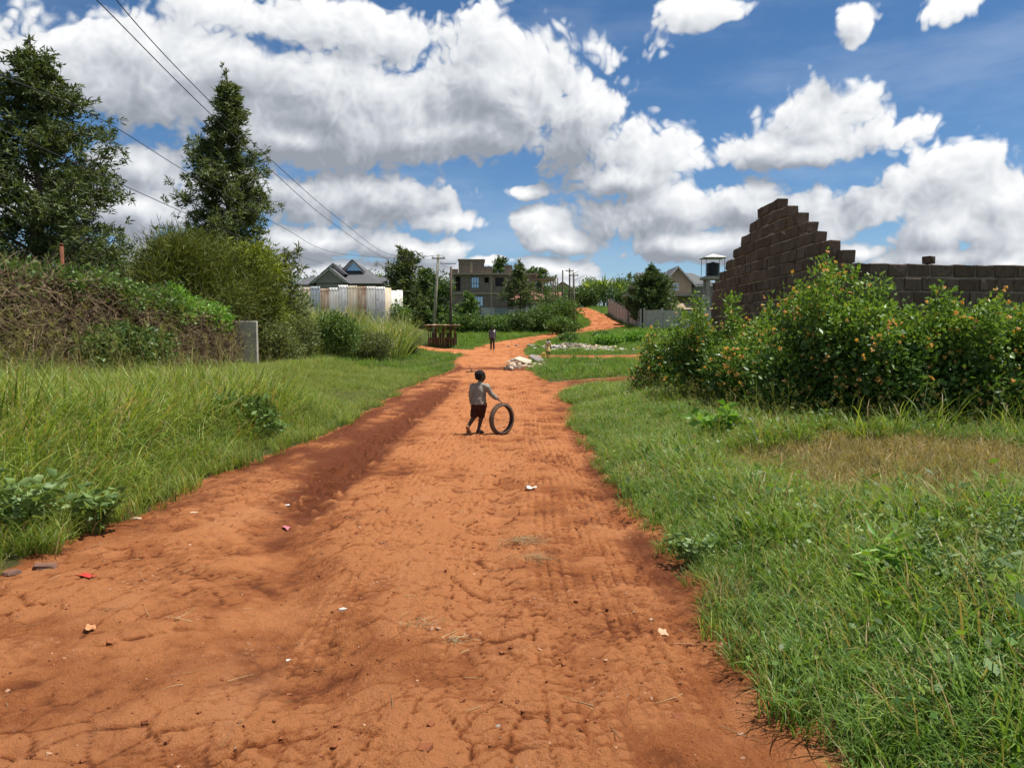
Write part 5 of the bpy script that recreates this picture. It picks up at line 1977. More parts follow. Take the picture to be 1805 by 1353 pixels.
# ------------------------------------------------------------------ grey slab with spikes at the hedge end
gs = thing('gate_slab', 'grey concrete gate slab with metal spikes at the end of the dead hedge', 'gate post', (-9.95, 28, Hs(-9.95, 28)))
ht_ = at(432, 566, 28).z - gs.location.z
MB().box2(-.40, .40, -.08, .08, -.3, ht_).build('slab', M['concrete_pale'], gs, bevel=.015)
for k in range(9):
    MB().tube([(-.36 + .09 * k, 0, ht_ - .02), (-.36 + .09 * k, 0, ht_ + .14)], [.010, .004], 5).build('spike', M['dark_trim'], gs)
rp = thing('rusty_post', 'rust red steel post standing up out of the dead hedge', 'post', base(115, 18))
MB().tube([(0, 0, -.2), (.02, 0, at(115, 432, 18).z - rp.location.z)], .045, 8).build('pipe', M['rust'], rp, True)
MB().tube([(.02, 0, at(115, 432, 18).z - rp.location.z + .001), (.02, 0, at(115, 429, 18).z - rp.location.z)], [.055, .03], 8).build('cap', M['rust'], rp, True)

# ------------------------------------------------------------------ market stall of sticks
st = thing('market_stall', 'rickety empty market stall of sticks and planks beside the track', 'stall', (-5.6, 55, Hs(-5.6, 55)))
rs = random.Random(9)
hst = 1.62
for k in range(4):
    for yy in (0, 1.3):
        xx = -.55 + .62 * k
        MB().tube([(xx, yy, -.15), (xx + rs.uniform(-.04, .04), yy, hst)], [.045, .035], 6).build('post', M['wood_red'], st)
for k in range(12):
    xx = -.85 + .22 * k
    MB().bar((xx, -.35, hst + .03 + rs.uniform(0, .035)), (xx + rs.uniform(-.05, .05), 1.6, hst + .10 + rs.uniform(-.02, .03)), .19, .025).build('roof_plank', M['wood_pale'], st)
MB().bar((-.85, -.02, hst - .03), (1.7, -.02, hst - .01), .06, .07).build('beam', M['wood_red'], st)
MB().bar((-.85, 1.32, hst - .01), (1.7, 1.32, hst + .02), .06, .07).build('beam', M['wood_red'], st)
for zz in (.62, .35):
    MB().bar((-.6, -.05, zz), (1.45, -.05, zz + .03), .05, .06).build('rail', M['wood_red'], st)
for k in range(6):
    MB().bar((-.55, .1 + .2 * k, .68), (1.38, .1 + .2 * k, .68), .16, .025).build('shelf_plank', M['wood_red'], st)
for k in range(11):
    xx = -.5 + .185 * k
    MB().tube([(xx, -.09, -.05), (xx + rs.uniform(-.03, .03), -.09, .72)], .017, 5).build('stick', M['wood_red'], st)
for k in range(11):  # boards added at the back to darken the inside of the stall
    MB().bar((-.55 + .19 * k, 1.38, .05), (-.55 + .19 * k, 1.38, .75 + .35 * (k % 3)), .17, .02).build('back_plank', M['wood_red'], st)
for k in range(8):   # side lattice on the left
    xx = -1.75 + .15 * k
    MB().tube([(xx, .25, -.05), (xx + rs.uniform(-.03, .03), .25, hst * .86)], .018, 5).build('lattice_stick', M['wood_pale'], st)
for k in range(7):
    zz = .12 + .2 * k
    MB().tube([(-1.85, .215, zz), (-.5, .215, zz + rs.uniform(-.03, .03))], .014, 5).build('lattice_rail', M['wood_pale'], st)

# ------------------------------------------------------------------ people
def capsule(mb, a, b, ra, rb_, n=12):
    a, b = Vector(a), Vector(b)
    d = (b - a)
    L = d.length
    d = d.normalized() if L > 1e-6 else Vector((0, 0, 1))
    pts, rr_ = [], []
    for k in range(4):
        t = math.pi / 2 * (1 - k / 4)
        pts.append(a - d * ra * math.sin(t))
        rr_.append(max(ra * math.cos(t), ra * .08))
    pts.append(a)
    rr_.append(ra)
    pts.append(b)
    rr_.append(rb_)
    for k in range(1, 5):
        t = math.pi / 2 * k / 4
        pts.append(b + d * rb_ * math.sin(t))
        rr_.append(max(rb_ * math.cos(t), rb_ * .08))
    mb.tube(pts, rr_, n)


def ring_tube(mb, rings, across, n=18):
    """closed tube of elliptical rings: (centre, half width along 'across', half depth)"""
    a = Vector(across).normalized()
    b = Vector((-a.y, a.x, 0))
    V, Fc = [], []
    for (c, ra, rb2) in rings:
        for k in range(n):
            t = 2 * math.pi * k / n
            V.append(Vector(c) + a * ra * math.cos(t) + b * rb2 * math.sin(t))
    for i in range(len(rings) - 1):
        for k in range(n):
            k2 = (k + 1) % n
            Fc.append([i * n + k, i * n + k2, (i + 1) * n + k2, (i + 1) * n + k])
    Fc.append(list(range(n))[::-1])
    Fc.append(list(range((len(rings) - 1) * n, len(rings) * n)))
    mb.add(V, Fc)


def ellipsoid(mb, c, rad3, rot=None, nu=16, nv=10):
    rot = rot or Matrix.Identity(3)
    V, Fc = [], []
    for j in range(1, nv):
        th = math.pi * j / nv
        for i in range(nu):
            ph = 2 * math.pi * i / nu
            V.append(rot @ Vector((rad3[0] * math.sin(th) * math.cos(ph), rad3[1] * math.sin(th) * math.sin(ph), rad3[2] * math.cos(th))) + Vector(c))
    for j in range(nv - 2):
        for i in range(nu):
            i2 = (i + 1) % nu
            Fc.append([j * nu + i, (j + 1) * nu + i, (j + 1) * nu + i2, j * nu + i2])
    n0 = len(V)
    V += [rot @ Vector((0, 0, rad3[2])) + Vector(c), rot @ Vector((0, 0, -rad3[2])) + Vector(c)]
    for i in range(nu):
        i2 = (i + 1) % nu
        Fc.append([n0, i, i2])
        Fc.append([n0 + 1, (nv - 2) * nu + i2, (nv - 2) * nu + i])
    mb.add(V, Fc)


def fused(mb, name, mat, parent, voxel, smooth=6, noise=0.0):
    """one continuous skin round overlapping limbs"""
    o = mb.build(name, mat, parent, True)
    md = o.modifiers.new('fuse', 'REMESH')
    md.mode = 'VOXEL'
    md.voxel_size = voxel
    md.use_smooth_shade = True
    sm = o.modifiers.new('soften', 'SMOOTH')
    sm.factor = 0.5
    sm.iterations = smooth
    if noise:
        tx = bpy.data.textures.new(name + '_folds', 'CLOUDS')
        tx.noise_scale = 0.09
        dm = o.modifiers.new('folds', 'DISPLACE')
        dm.texture = tx
        dm.strength = noise
        dm.mid_level = 0.5
    return o


def hand(mb, wrist, direction, normal, thumb_side, s):
    """palm, four unequal bent fingers and a thumb leaving the palm's side; s = hand length"""
    d = Vector(direction).normalized()
    n = Vector(normal)
    n = (n - d * n.dot(d)).normalized()
    w = d.cross(n).normalized() * thumb_side
    p = Vector(wrist)
    k = p + d * s * .48
    capsule(mb, p, p + d * s * .2, s * .15, s * .17, 8)
    for q in (-.16, -.05, .06, .17):
        capsule(mb, p + d * s * .15 + w * q * s * .6, k + w * q * s, s * .09, s * .075, 8)
    for q, ln in ((-.18, .36), (-.06, .46), (.06, .50), (.18, .44)):
        a = k + w * q * s
        b = a + (d * .9 - n * .25).normalized() * s * ln * .5
        c = b + (d * .55 - n * .8).normalized() * s * ln * .5
        capsule(mb, a, b, s * .062, s * .055, 8)
        capsule(mb, b, c, s * .055, s * .045, 8)
    a = p + d * s * .16 + w * s * .18
    b = a + (d * .6 + w * .7 - n * .1).normalized() * s * .24
    c = b + (d * .9 + w * .15 - n * .3).normalized() * s * .20
    capsule(mb, a, b, s * .075, s * .06, 8)
    capsule(mb, b, c, s * .06, s * .05, 8)


def foot(mb, ankle, heel, toe, s):
    a, h, t = Vector(ankle), Vector(heel), Vector(toe)
    capsule(mb, a, h, s * .17, s * .15, 10)
    capsule(mb, h, h.lerp(t, .65), s * .15, s * .16, 10)
    capsule(mb, a, h.lerp(t, .6), s * .15, s * .14, 10)
    ax = (t - h).normalized()
    up = Vector((0, 0, 1)) if abs(ax.z) < .7 else Vector((0, -1, 0))
    sd_ = ax.cross(up).normalized()
    for k in range(5):
        q = (k - 2) * .085 * s
        capsule(mb, h.lerp(t, .62) + sd_ * q, t + sd_ * q * 1.1 - ax * abs(k - 1) * .03 * s, s * .075, s * .055, 8)


def head(mb, c, face, hr):
    """skull, jaw, nose, ears, lips, brow; face = direction looked at; hr = half head height"""
    f = Vector(face).normalized()
    sd_ = f.cross(Vector((0, 0, 1))).normalized()
    up = sd_.cross(f)
    rot = Matrix((sd_, f, up)).transposed()
    c = Vector(c)
    ellipsoid(mb, c + up * hr * .18 - f * hr * .08, (hr * .76, hr * .92, hr * .82), rot)
    ellipsoid(mb, c - up * hr * .42 + f * hr * .22, (hr * .56, hr * .58, hr * .55), rot)
    capsule(mb, c + f * hr * .78 + up * hr * .05, c + f * hr * .96 - up * hr * .25, hr * .08, hr * .13, 8)
    for s in (-1, 1):
        ellipsoid(mb, c + sd_ * s * hr * .78 - up * hr * .05 - f * hr * .08, (hr * .09, hr * .18, hr * .27), rot, 10, 8)
        ellipsoid(mb, c + f * hr * .70 + sd_ * s * hr * .30 + up * hr * .17, (hr * .25, hr * .12, hr * .09), rot, 10, 8)
        ellipsoid(mb, c + f * hr * .62 + sd_ * s * hr * .36 - up * hr * .22, (hr * .2, hr * .2, hr * .18), rot, 10, 8)
    ellipsoid(mb, c + f * hr * .76 - up * hr * .50, (hr * .24, hr * .11, hr * .10), rot, 10, 8)
    return rot, sd_, f, up, c


def hair_cap(rot, f, up, c, hr, mat, parent, voxel):
    mb = MB()
    ellipsoid(mb, c + up * hr * .27 - f * hr * .14, (hr * .84, hr * .94, hr * .83), rot)
    ellipsoid(mb, c - up * hr * .18 - f * hr * .42, (hr * .66, hr * .52, hr * .50), rot)
    return fused(mb, 'hair', mat, parent, voxel, 2, hr * .05)


def eyes(f, sd_, up, c, hr, parent):
    for s in (-1, 1):
        mb = MB()
        ellipsoid(mb, c + f * hr * .74 + sd_ * s * hr * .31 + up * hr * .03, (hr * .11, hr * .10, hr * .075), None, 10, 8)
        mb.build('eye', M['hair'], parent, True)


# the child with the tyre
CX, CY = -0.555, 12.24
ch = thing('person', 'barefoot child in grey shirt and maroon shorts rolling a tyre', 'person', (CX, CY, Hroad(CX, CY) + .004))
mb = MB()
fdir = Vector((.55, .83, 0))
rdir = Vector((.83, -.55, 0))
pel = Vector((0.012, 0.0, .47))
hipR, hipL = pel + rdir * .058, pel - rdir * .058
kneeR, ankR = Vector((.048, .045, .262)), Vector((.002, .0, .062))
kneeL, ankL = Vector((-.078, .005, .262)), Vector((-.160, -.125, .125))
capsule(mb, hipR, kneeR, .062, .040)
capsule(mb, kneeR, ankR, .040, .026)
capsule(mb, kneeR.lerp(ankR, .25) - fdir * .008, kneeR.lerp(ankR, .5), .036, .030)
capsule(mb, hipL, kneeL, .062, .040)
capsule(mb, kneeL, ankL, .040, .026)
capsule(mb, kneeL.lerp(ankL, .25), kneeL.lerp(ankL, .5), .037, .030)
foot(mb, ankR, (-.018, -.022, .030), (.098, .030, .016), .155)
foot(mb, ankL, (-.178, -.150, .118), (-.150, -.090, .018), .150)
capsule(mb, pel, (.02, .01, .62), .088, .088)
capsule(mb, (.02, .01, .62), (.022, .015, .71), .088, .066)
shL, shR = Vector((-.088, .055, .772)), Vector((.135, -.035, .772))
capsule(mb, shL, shR, .038, .038)
neck = Vector((.028, .025, .80))
capsule(mb, neck, (.032, .030, .865), .038, .034)
elR, wrR = Vector((.222, -.015, .640)), Vector((.320, .020, .558))
elL, wrL = Vector((-.128, .035, .630)), Vector((-.112, .075, .500))
capsule(mb, shR, elR, .036, .028)
capsule(mb, elR, wrR, .028, .018)
capsule(mb, shL, elL, .036, .028)
capsule(mb, elL, wrL, .028, .018)
hand(mb, wrR, Vector((.070, .006, -.040)), Vector((.3, 0, 1)), 1, .108)
hand(mb, wrL, (.01, .02, -1), (-1, .2, 0), 1, .095)
hr = .099
rot, sdv, fv, upv, hc = head(mb, (.034, .036, .935), (.80, .58, -.12), hr)
body = fused(mb, 'body', M['skin'], ch, .0055, 5)
hair_cap(rot, fv, upv, hc, hr, M['hair'], ch, .006)
eyes(fv, sdv, upv, hc, hr, body)
# dust on the feet: soles are earth coloured
mb = MB()
foot(mb, ankL.lerp(Vector((-.178, -.150, .118)), .6), (-.179, -.153, .118), (-.151, -.094, .018), .156)
fused(mb, 'dusty_foot', M['dusty_skin'], body, .0055, 3)
mb = MB()
ring_tube(mb, [((.008, -.005, .478), .132, .112), ((.010, -.002, .52), .128, .108), ((.015, .004, .60), .116, .096), ((.020, .012, .70), .118, .090), ((.024, .016, .765), .110, .078), ((.028, .022, .80), .066, .062)], rdir)
capsule(mb, shL + Vector((0, 0, .002)), shR + Vector((0, 0, .002)), .052, .052)
capsule(mb, shR, elR, .054, .042)
capsule(mb, elR, elR.lerp(wrR, .62), .042, .035)
capsule(mb, shL, elL, .054, .043)
capsule(mb, elL, wrL, .043, .034)
capsule(mb, (.026, .018, .80), (.030, .024, .828), .056, .048)
M['shirt'] = plain_mat('grey_shirt', (0.30, 0.27, 0.225), (0.20, 0.18, 0.155), 9, .9, .5)
fused(mb, 'shirt', M['shirt'], ch, .0065, 3, .030)
mb = MB()
capsule(mb, pel + Vector((0, 0, -.02)), pel + Vector((0, 0, .035)), .105, .100, 16)
capsule(mb, hipR, kneeR + Vector((-.002, -.006, .035)), .085, .064, 14)
capsule(mb, hipL, kneeL + Vector((.006, .0, .035)), .085, .064, 14)
M['shorts'] = plain_mat('maroon_shorts', (0.060, 0.018, 0.014), (0.035, 0.012, 0.010), 9, .95, .4)
fused(mb, 'shorts', M['shorts'], ch, .0065, 3, .018)

# motorcycle tyre
TR = .268
tx, ty = -0.168, 12.27
tyre = thing('tyre', 'worn motorcycle tyre standing upright under the child\'s hand', 'tyre', (tx, ty, Hroad(tx, ty) + .002), math.atan2(.70, .71))
prof_ = []
for k in range(13):     # outside of the carcass, bead to bead
    a = math.pi * (k / 12 - .5) * 1.22
    prof_.append((.228 + .040 * math.cos(a), .041 * math.sin(a)))
for k in range(12, -1, -1):     # inside
    a = math.pi * (k / 12 - .5) * 1.22
    prof_.append((.228 + .031 * math.cos(a), .033 * math.sin(a)))
NS, NP = 72, len(prof_)
V, Fq = [], []
for i in range(NS):
    a = 2 * math.pi * i / NS
    for (rr_, ww) in prof_:
        V.append((rr_ * math.cos(a), ww, TR + rr_ * math.sin(a)))
for i in range(NS):
    i2 = (i + 1) % NS
    for j in range(NP):
        j2 = (j + 1) % NP
        Fq.append([i * NP + j, i2 * NP + j, i2 * NP + j2, i * NP + j2])
MB().add(V, Fq).build('carcass', M['rubber'], tyre, True)
m = MB()
for i in range(60):
    a = 2 * math.pi * i / 60
    for s, off in ((-1, 0), (1, .5), (0, .25)):
        aa = a + off * 2 * math.pi / 60
        w = s * .020
        c = Vector(((.2665 - .05 * abs(w)) * math.cos(aa), w, TR + (.2665 - .05 * abs(w)) * math.sin(aa)))
        tg = Vector((-math.sin(aa), .35 * s, math.cos(aa))).normalized()
        m.bar(c - tg * .009, c + tg * .009, .013, .006)
o = m.build('tread', M['rubber'], tyre)
o['kind'] = 'stuff'


def standing(lab, p, Ht, shirt_c, leg_c, facing, stride, skirt=None, extra=None, vox=.012, arm_bend=.05, shoe='shoe'):
    """adult or child walking towards the camera, arms beside the body"""
    t = thing('person', lab, 'person', p, math.atan2(facing[1], facing[0]) + math.pi / 2)   # faces local -y
    k = Ht / 1.7
    S = lambda x, y, z: Vector((x * k, y * k, z * k))
    mb, top, leg = MB(), MB(), MB()
    for s in (-1, 1):
        st_ = stride * s
        hip, kn, an = S(.09 * s, 0, .88), S(.095 * s, -.10 * st_ - .02, .48), S(.10 * s, -.22 * st_ + .02, .08)
        capsule(mb, hip, kn, .075 * k, .05 * k)
        capsule(mb, kn, an, .05 * k, .034 * k)
        foot(mb, an, an + S(0, .05, -.035), an + S(.01 * s, -.17, -.055), .24 * k)
        if not skirt:
            capsule(leg, hip, kn, .095 * k, .072 * k)
            capsule(leg, kn, an + S(0, 0, .03), .072 * k, .060 * k)
        else:
            capsule(leg, hip, kn, .09 * k, .065 * k)
        sh_, el_, wr = S(.185 * s, .02, 1.38), S(.235 * s, .03 + .05 * st_, 1.10), S(.25 * s, -.02 + .12 * st_ - arm_bend, .86)
        capsule(mb, sh_, el_, .048 * k, .038 * k)
        capsule(mb, el_, wr, .038 * k, .026 * k)
        hand(mb, wr, (0, -.1, -1), (s, 0, 0), -s, .17 * k)
        capsule(top, sh_, sh_.lerp(el_, .75), .066 * k, .062 * k)
    capsule(mb, S(0, 0, .95), S(0, .01, 1.30), .11 * k, .12 * k)
    capsule(mb, S(-.16, .02, 1.38), S(.16, .02, 1.38), .055 * k, .055 * k)
    capsule(mb, S(0, .01, 1.40), S(0, 0, 1.52), .056 * k, .052 * k)
    hr = .118 * k
    rot, sdv, fv, upv, hc = head(mb, S(0, -.01, 1.59), (0.05, -1, -.05), hr)
    bd = fused(mb, 'body', M['skin'], t, vox, 3)
    hair_cap(rot, fv, upv, hc, hr, M['hair'], t, vox)
    eyes(fv, sdv, upv, hc, hr, bd)
    for a in (-.075, 0, .075):
        capsule(top, S(a, 0, .90), S(a, .01, 1.30), .125 * k, .115 * k)
    capsule(top, S(-.165, .02, 1.375), S(.165, .02, 1.375), .068 * k, .068 * k)
    fused(top, 'shirt', shirt_c, t, vox, 3, .02)
    capsule(leg, S(-.05, 0, .90), S(.05, 0, .90), .125 * k, .125 * k)
    fused(leg, 'trousers' if not skirt else 'leggings', leg_c, t, vox, 3)
    if skirt:
        m = MB()
        m.tube([S(0, 0, 1.02), S(0, 0, .85), S(0, 0, .56)], [.15 * k, .20 * k, .27 * k], 16)
        fused(m, 'skirt', skirt, t, vox, 2, .03)
    return t, S, k


M['tee'] = plain_mat('dark_grey_tee', (0.145, 0.145, 0.165), (0.10, 0.10, 0.12), 6, .9, .3)
M['trousers'] = plain_mat('dark_trousers', (0.045, 0.032, 0.034), (0.03, 0.022, 0.024), 6, .9, .3)
M['cloth_white'] = plain_mat('white_cloth', (0.66, 0.64, 0.63), (0.55, 0.50, 0.50), 6, .9, .3)
M['yellow_cloth'] = plain_mat('yellow_cloth', (0.55, 0.40, 0.10), (0.62, 0.50, 0.24), 6, .9, .3)
M['yellow_plastic'] = plain_mat('yellow_plastic', (0.60, 0.46, 0.10), (0.50, 0.36, 0.07), 6, .5, .1)
mx, my = (868 - 902.5) / F_PX * 53, 53.0
man, S, k = standing('person in grey tee shirt and dark trousers walking down the track', (mx, my, Hroad(mx, my)), 1.66, M['tee'], M['trousers'], (0.05, -1), .45)
mb = MB()
capsule(mb, S(.12, -.09, 1.30), S(.15, .0, 1.445), .035 * k, .045 * k)
capsule(mb, S(.15, .0, 1.445), S(.13, .12, 1.30), .045 * k, .035 * k)
fused(mb, 'shoulder_cloth', M['cloth_white'], man, .01, 2, .02)
gx2, gy2 = (966 - 902.5) / F_PX * 45.5, 45.5
girl, S, k = standing('small person in yellow dress with white scarf beside a yellow water can', (gx2, gy2, Hroad(gx2, gy2)), 1.13, M['yellow_cloth'], M['trousers'], (-.25, -1), .25, M['yellow_cloth'], vox=.009)
mb = MB()
capsule(mb, S(-.13, -.05, 1.42), S(.13, -.05, 1.42), .085 * k, .085 * k)
capsule(mb, S(-.05, -.10, 1.36), S(.04, -.13, 1.20), .06 * k, .04 * k)
fused(mb, 'scarf', M['cloth_white'], girl, .009, 2, .02)
jx, jy = gx2 - .27, gy2 - .15
jc = thing('jerrycan', 'yellow plastic water can standing beside the person in the yellow dress', 'jerrycan', (jx, jy, Hroad(jx, jy)))
MB().box2(-.12, .12, -.09, .09, 0, .30).build('can', M['yellow_plastic'], jc, bevel=.03)
MB().tube([(-.08, 0, .30), (-.07, 0, .37), (.05, 0, .37), (.06, 0, .30)], .016, 8).build('handle', M['yellow_plastic'], jc, True)
MB().tube([(.09, 0, .29), (.09, 0, .345)], .026, 10).build('cap', M['black_plastic'], jc, True)

# ------------------------------------------------------------------ rubble, rubbish, litter
M['slab_cream'] = plain_mat('cream_slab', (0.56, 0.47, 0.36), (0.44, 0.35, 0.26), 4, .9, .5)
M['slab_grey'] = plain_mat('grey_slab', (0.26, 0.23, 0.20), (0.18, 0.16, 0.14), 4, .9, .5)


def chunk(name, lab, cat, u, v, size, rot, mat, group=None, seed=0, lift=0.0):
    rr_ = random.Random(seed)
    import bmesh
    p = gpt(u, v)
    bm = bmesh.new()
    bmesh.ops.create_icosphere(bm, subdivisions=2, radius=.5)
    for vv in bm.verts:
        c = vv.co
        e = Vector([math.copysign(abs(q) ** .45, q) for q in c]) * .5
        vv.co = Vector((e.x * size[0], e.y * size[1], e.z * size[2])) * rr_.uniform(.86, 1.12)
    me = bpy.data.meshes.new(name)
    bm.to_mesh(me)
    bm.free()
    me.materials.append(mat)
    o = bpy.data.objects.new(name, me)
    COL.objects.link(o)
    o.rotation_euler = rot
    zmin = min((Euler(rot).to_matrix() @ v_.co).z for v_ in me.vertices)
    o.location = (p.x, p.y, Hroad(p.x, p.y) - zmin - .012 - .03 * size[2] + lift)
    return tag(o, lab, cat, group)


chunk('concrete_slab', 'long cream concrete slab lying tilted on the rubble', 'slab', 922, 642, (1.25, .8, .14), (.28, .30, -.5), M['slab_cream'], seed=1)
chunk('concrete_slab', 'dark edged broken slab behind the cream slab', 'slab', 907, 637, (.8, .6, .14), (.1, -.25, .4), M['slab_grey'], seed=2)
chunk('concrete_slab', 'grey slab leaning beside the water can', 'slab', 943, 638, (1.0, .55, .16), (.3, .5, -.7), M['slab_grey'], seed=3)
chunk('concrete_slab', 'narrow grey slab nearest the water can', 'slab', 952, 637, (.8, .3, .14), (.2, .55, -.6), M['slab_grey'], seed=4)
chunk('rubble_stone', 'tan rubble stone before the cream slab', 'stone', 905, 647, (.45, .4, .2), (0, .1, .3), M['slab_cream'], seed=5)
chunk('rubble_stone', 'reddish rubble stone at the edge of the grass island', 'stone', 935, 644, (.4, .35, .22), (0, .1, .9), M['wood_pale'], seed=6)
chunk('rubble_stone', 'dark stone in the wet dip of the track', 'stone', 893, 652, (.40, .28, .2), (0, .1, .3), M['bark'], seed=7)


def bits(name, lab, cat, pts, sizes, mat_list, seed):
    """small broken pieces, one mesh per material"""
    rr_ = np.random.default_rng(seed)
    for mi, mat in enumerate(mat_list):
        mb = MB()
        for i in range(mi, len(pts), len(mat_list)):
            s = sizes[i]
            R = Euler(rr_.uniform(-.5, .5, 3).tolist()).to_matrix() @ Matrix.Rotation(rr_.uniform(0, 6), 3, 'Z')
            V = [R @ Vector((a * s * rr_.uniform(.35, .62), b * s * rr_.uniform(.3, .6), c * s * rr_.uniform(.12, .32))) + Vector(pts[i]) for a in (-1, 1) for b in (-1, 1) for c in (-1, 1)]
            mb.add(V, [[0, 1, 3, 2], [4, 6, 7, 5], [0, 4, 5, 1], [2, 3, 7, 6], [0, 2, 6, 4], [1, 5, 7, 3]])
        o = mb.build(name, mat)
        tag(o, lab if mi == 0 else None, cat, kind='stuff')
        o['label'] = lab


rr_ = np.random.default_rng(44)
pts, szs = [], []
for i in range(420):
    u = rr_.normal(1015, 36)
    y = rr_.normal(54.5, 1.1) - (u - 1015) * .02
    x = (u - 902.5) / F_PX * y
    h = max(0, .34 * math.exp(-((u - 1005) / 32) ** 2 - ((y - 54.8) / 1.1) ** 2))
    pts.append((x, y, Hs(x, y) + .05 + h * rr_.uniform(.3, 1)))
    szs.append(rr_.uniform(.10, .34))
bits('rubbish', 'heap of pale rubble and rubbish on the grass beyond the cross track', 'rubbish', pts, szs, [M['concrete_pale'], M['slab_cream'], M['wood_pale'], M['slab_grey']], 45)
pts, szs = [], []
for i in range(130):
    p = gpt(rr_.normal(922, 17), rr_.normal(643, 4))
    pts.append((p.x, p.y, p.z + .02))
    szs.append(rr_.uniform(.06, .2))
bits('rubble', 'loose tan rubble around the broken concrete slabs', 'rubble', pts, szs, [M['wood_pale'], M['slab_cream']], 46)
# pebbles and crumbs on the track
pts, szs = [], []
n = 0
while n < 1500:
    x, y = rr_.uniform(-3.5, 1.15), 2.4 + 12 * rr_.uniform() ** 1.8
    pts.append((x, y))
    n += 1
pa = np.array(pts)
sdp = road_sd(pa[:, 0], pa[:, 1])
road_sd_cache[0] = sdp
dzp, _, _ = road_detail(pa[:, 0], pa[:, 1])
zp = H0(pa[:, 0], pa[:, 1]) + dzp * sstep(.10, -.25, sdp)
ok = sdp < -.05
P3 = np.stack([pa[:, 0], pa[:, 1], zp + .002], -1)[ok]
szs = rr_.gamma(1.6, .0040, len(P3)) + .005
M['crumb'] = plain_mat('soil_crumb', (0.25, 0.085, 0.032), (0.15, 0.046, 0.018), 20, .95, .3)
M['crumb_pale'] = plain_mat('pale_pebble', (0.42, 0.25, 0.15), (0.34, 0.18, 0.10), 20, .9, .3)
bits('crumbs', 'small soil crumbs and pebbles scattered over the track', 'pebbles', P3.tolist(), szs.tolist(), [M['crumb']] * 5 + [M['crumb_pale']], 47)
# dry straws on the track
n = 150
x = rr_.uniform(-3.4, 1.1, n)
y = 2.5 + 9 * rr_.uniform(0, 1, n) ** 1.5
zz = np.array([Hroad(a, b) for a, b in zip(x, y)])
P0 = np.stack([x, y, zz + .008], -1)
D0 = np.stack([rr_.normal(0, 1, n), rr_.normal(0, 1, n), rr_.normal(0, .04, n)], -1)
V, F = stick_mesh(P0, D0, rr_.uniform(.04, .22, n), rr_.uniform(.0012, .0026, n), .2, rr_)
M['straw'] = leaf_mat('dry_straw', (0.14, 0.09, 0.045), (0.50, 0.38, 0.20), 0.0, .9)
tag(add_mesh('straws', V, F, M['straw'], attrs={'tint': np.repeat(rr_.uniform(0, 1, n), 12)}), 'dry straws scattered singly over the track', 'straw', kind='stuff')


def wisp(lab, u, v, n, spread, L, seed):
    q = np.random.default_rng(seed)
    p = gpt(u, v)
    z = Hroad(p.x, p.y)
    P0 = np.stack([q.normal(0, spread, n), q.normal(0, spread * .5, n), q.uniform(.004, .03, n)], -1)
    D0 = np.stack([q.normal(.6, .6, n), q.normal(0, .7, n), q.normal(0, .10, n)], -1)
    V, F = stick_mesh(P0, D0, q.uniform(.4, 1, n) * L, q.uniform(.0012, .0024, n), .35, q)
    tag(add_mesh('grass_wisp', V, F, M['straw'], attrs={'tint': np.repeat(q.uniform(0, 1, n), 12)}, loc=(p.x, p.y, z + .004)), lab, 'dry grass')


wisp('larger wisp of dry grass lying in the middle of the track', 915, 955, 60, .09, .22, 1)
wisp('flat wisp of dry grass just below the larger wisp', 935, 985, 34, .07, .20, 2)
wisp('small bunch of pale dry grass with a knot', 800, 1140, 26, .025, .12, 3)
wisp('faint scatter of dry grass on the crusted earth', 735, 1112, 16, .06, .16, 4)


def flat_scrap(name, lab, cat, u, v, w, d, col, seed, curl=.02):
    """torn scrap: a small crumpled sheet with thickness"""
    q = random.Random(seed)
    p = gpt(u, v)
    n = 7
    V, Fc = [], []
    for s in (0, .004):
        for i in range(n):
            for j in range(n):
                a, b = i / (n - 1) - .5, j / (n - 1) - .5
                e = 1 + .3 * math.sin(5 * math.atan2(b, a) + seed) * .6
                V.append((a * w * e, b * d * e, s + curl * (math.sin(a * 6 + seed) * math.cos(b * 5 + seed * 2) + 1) + q.uniform(0, .004) * (s == 0)))
    for i in range(n - 1):
        for j in range(n - 1):
            a = i * n + j
            Fc.append([a, a + n, a + n + 1, a + 1])
            Fc.append([n * n + a, n * n + a + 1, n * n + a + n + 1, n * n + a + n])
    ring = [(i * n) for i in range(n)] + [(n - 1) * n + j for j in range(1, n)] + [i * n + n - 1 for i in range(n - 2, -1, -1)] + [j for j in range(n - 2, 0, -1)]
    for a, b in zip(ring, ring[1:] + ring[:1]):
        Fc.append([a, b, n * n + b, n * n + a])
    m = plain_mat(name + '_' + str(seed), col, tuple(c * .8 for c in col), 30, .7, .2)
    o = MB().add(V, Fc).build(name, m, None, True)
    o.location = (p.x, p.y, Hroad(p.x, p.y) + .004)
    o.rotation_euler.z = q.uniform(0, 6)
    return tag(o, lab, cat)


flat_scrap('paper_scrap', 'pale crumpled paper scrap on the middle of the track behind the child', 'litter', 935, 861, .11, .08, (0.66, 0.60, 0.50), 1)
flat_scrap('wrapper', 'pink red crumpled wrapper in the damp rut', 'litter', 505, 925, .09, .06, (0.55, 0.16, 0.19), 2, .012)
flat_scrap('plastic_shred', 'torn red plastic shred near the left edge of the track', 'litter', 152, 1018, .13, .05, (0.50, 0.045, 0.03), 3, .006)
flat_scrap('leaf_scrap', 'pale tan dead leaf by the worn wheel line', 'leaf', 1168, 1109, .09, .045, (0.58, 0.34, 0.20), 4, .004)
flat_scrap('leaf_scrap', 'small salmon dead leaf by the grass edge', 'leaf', 1272, 1140, .06, .025, (0.55, 0.24, 0.14), 5, .004)
flat_scrap('leaf_scrap', 'curled orange dead leaf on the crusted earth', 'leaf', 158, 1112, .08, .05, (0.50, 0.23, 0.10), 6, .012)
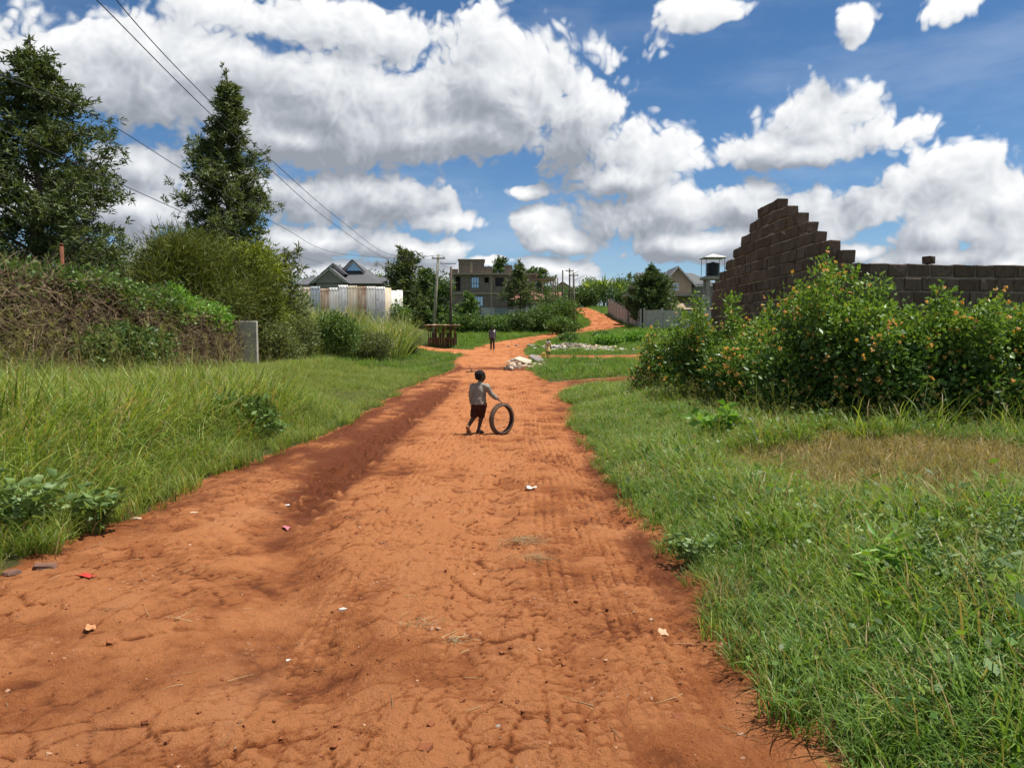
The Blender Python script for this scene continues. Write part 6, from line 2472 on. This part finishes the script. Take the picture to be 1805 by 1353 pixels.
flat_scrap('paper_scrap', 'white paper scrap at the foot of the purple flowered weed', 'litter', 14, 981, .16, .07, (0.62, 0.58, 0.52), 7, .014)
flat_scrap('paper_scrap', 'tiny white scrap in the damp rut', 'litter', 507, 885, .05, .03, (0.68, 0.66, 0.64), 8, .006)
flat_scrap('paper_scrap', 'greyish scrap by the grass behind the small dark shrub', 'litter', 445, 802, .14, .06, (0.50, 0.47, 0.44), 9, .016)
chunk('stone', 'small dark stone on the near part of the track', 'stone', 878, 1287, (.030, .026, .020), (.1, 0, .4), M['slab_grey'], seed=11)
chunk('stone', 'flat dark stone at the left edge below the weeds', 'stone', 80, 1002, (.20, .13, .05), (.05, .1, .4), M['wood_red'], seed=12)
chunk('stone', 'dark stone beside the flat dark stone at the left edge', 'stone', 20, 1012, (.16, .12, .05), (.05, .1, 1.2), M['wood_red'], seed=13)
chunk('stone', 'white chalky lump on the crusted earth', 'stone', 510, 1140, (.055, .04, .022), (0, .1, .4), M['concrete_pale'], seed=14)
chunk('stone', 'pale chalky lump on the lip of the washed hollow', 'stone', 605, 1078, (.065, .045, .028), (0, .1, 1.0), M['concrete_pale'], seed=15)
chunk('stone', 'tan flat stone among the damp soil by the grass', 'stone', 345, 905, (.14, .07, .03), (0, .1, .2), M['wood_pale'], seed=16)
chunk('stone', 'tan flat stone nearer the weeds', 'stone', 240, 915, (.12, .08, .03), (0, .1, .2), M['wood_pale'], seed=17)
chunk('stone', 'clay lump in the grass of the right verge', 'stone', 1503, 1135, (.10, .06, .05), (0, .1, .2), M['rust'], seed=18, lift=.10)
br = thing('fallen_branch', 'dark forked branch lying across the track beyond the child', 'branch', (gpt(838, 657).x, gpt(838, 657).y, gpt(838, 657).z))
m = MB()
m.tube([(-.42, 0, .03), (-.15, .05, .06), (.10, .12, .05), (.35, .30, .03)], [.02, .03, .025, .012], 6)
m.build('limb', M['bark'], br, True)
MB().tube([(-.15, .05, .06), (-.20, .05, .20), (-.30, .05, .28)], [.025, .018, .008], 6).build('fork', M['bark'], br, True)
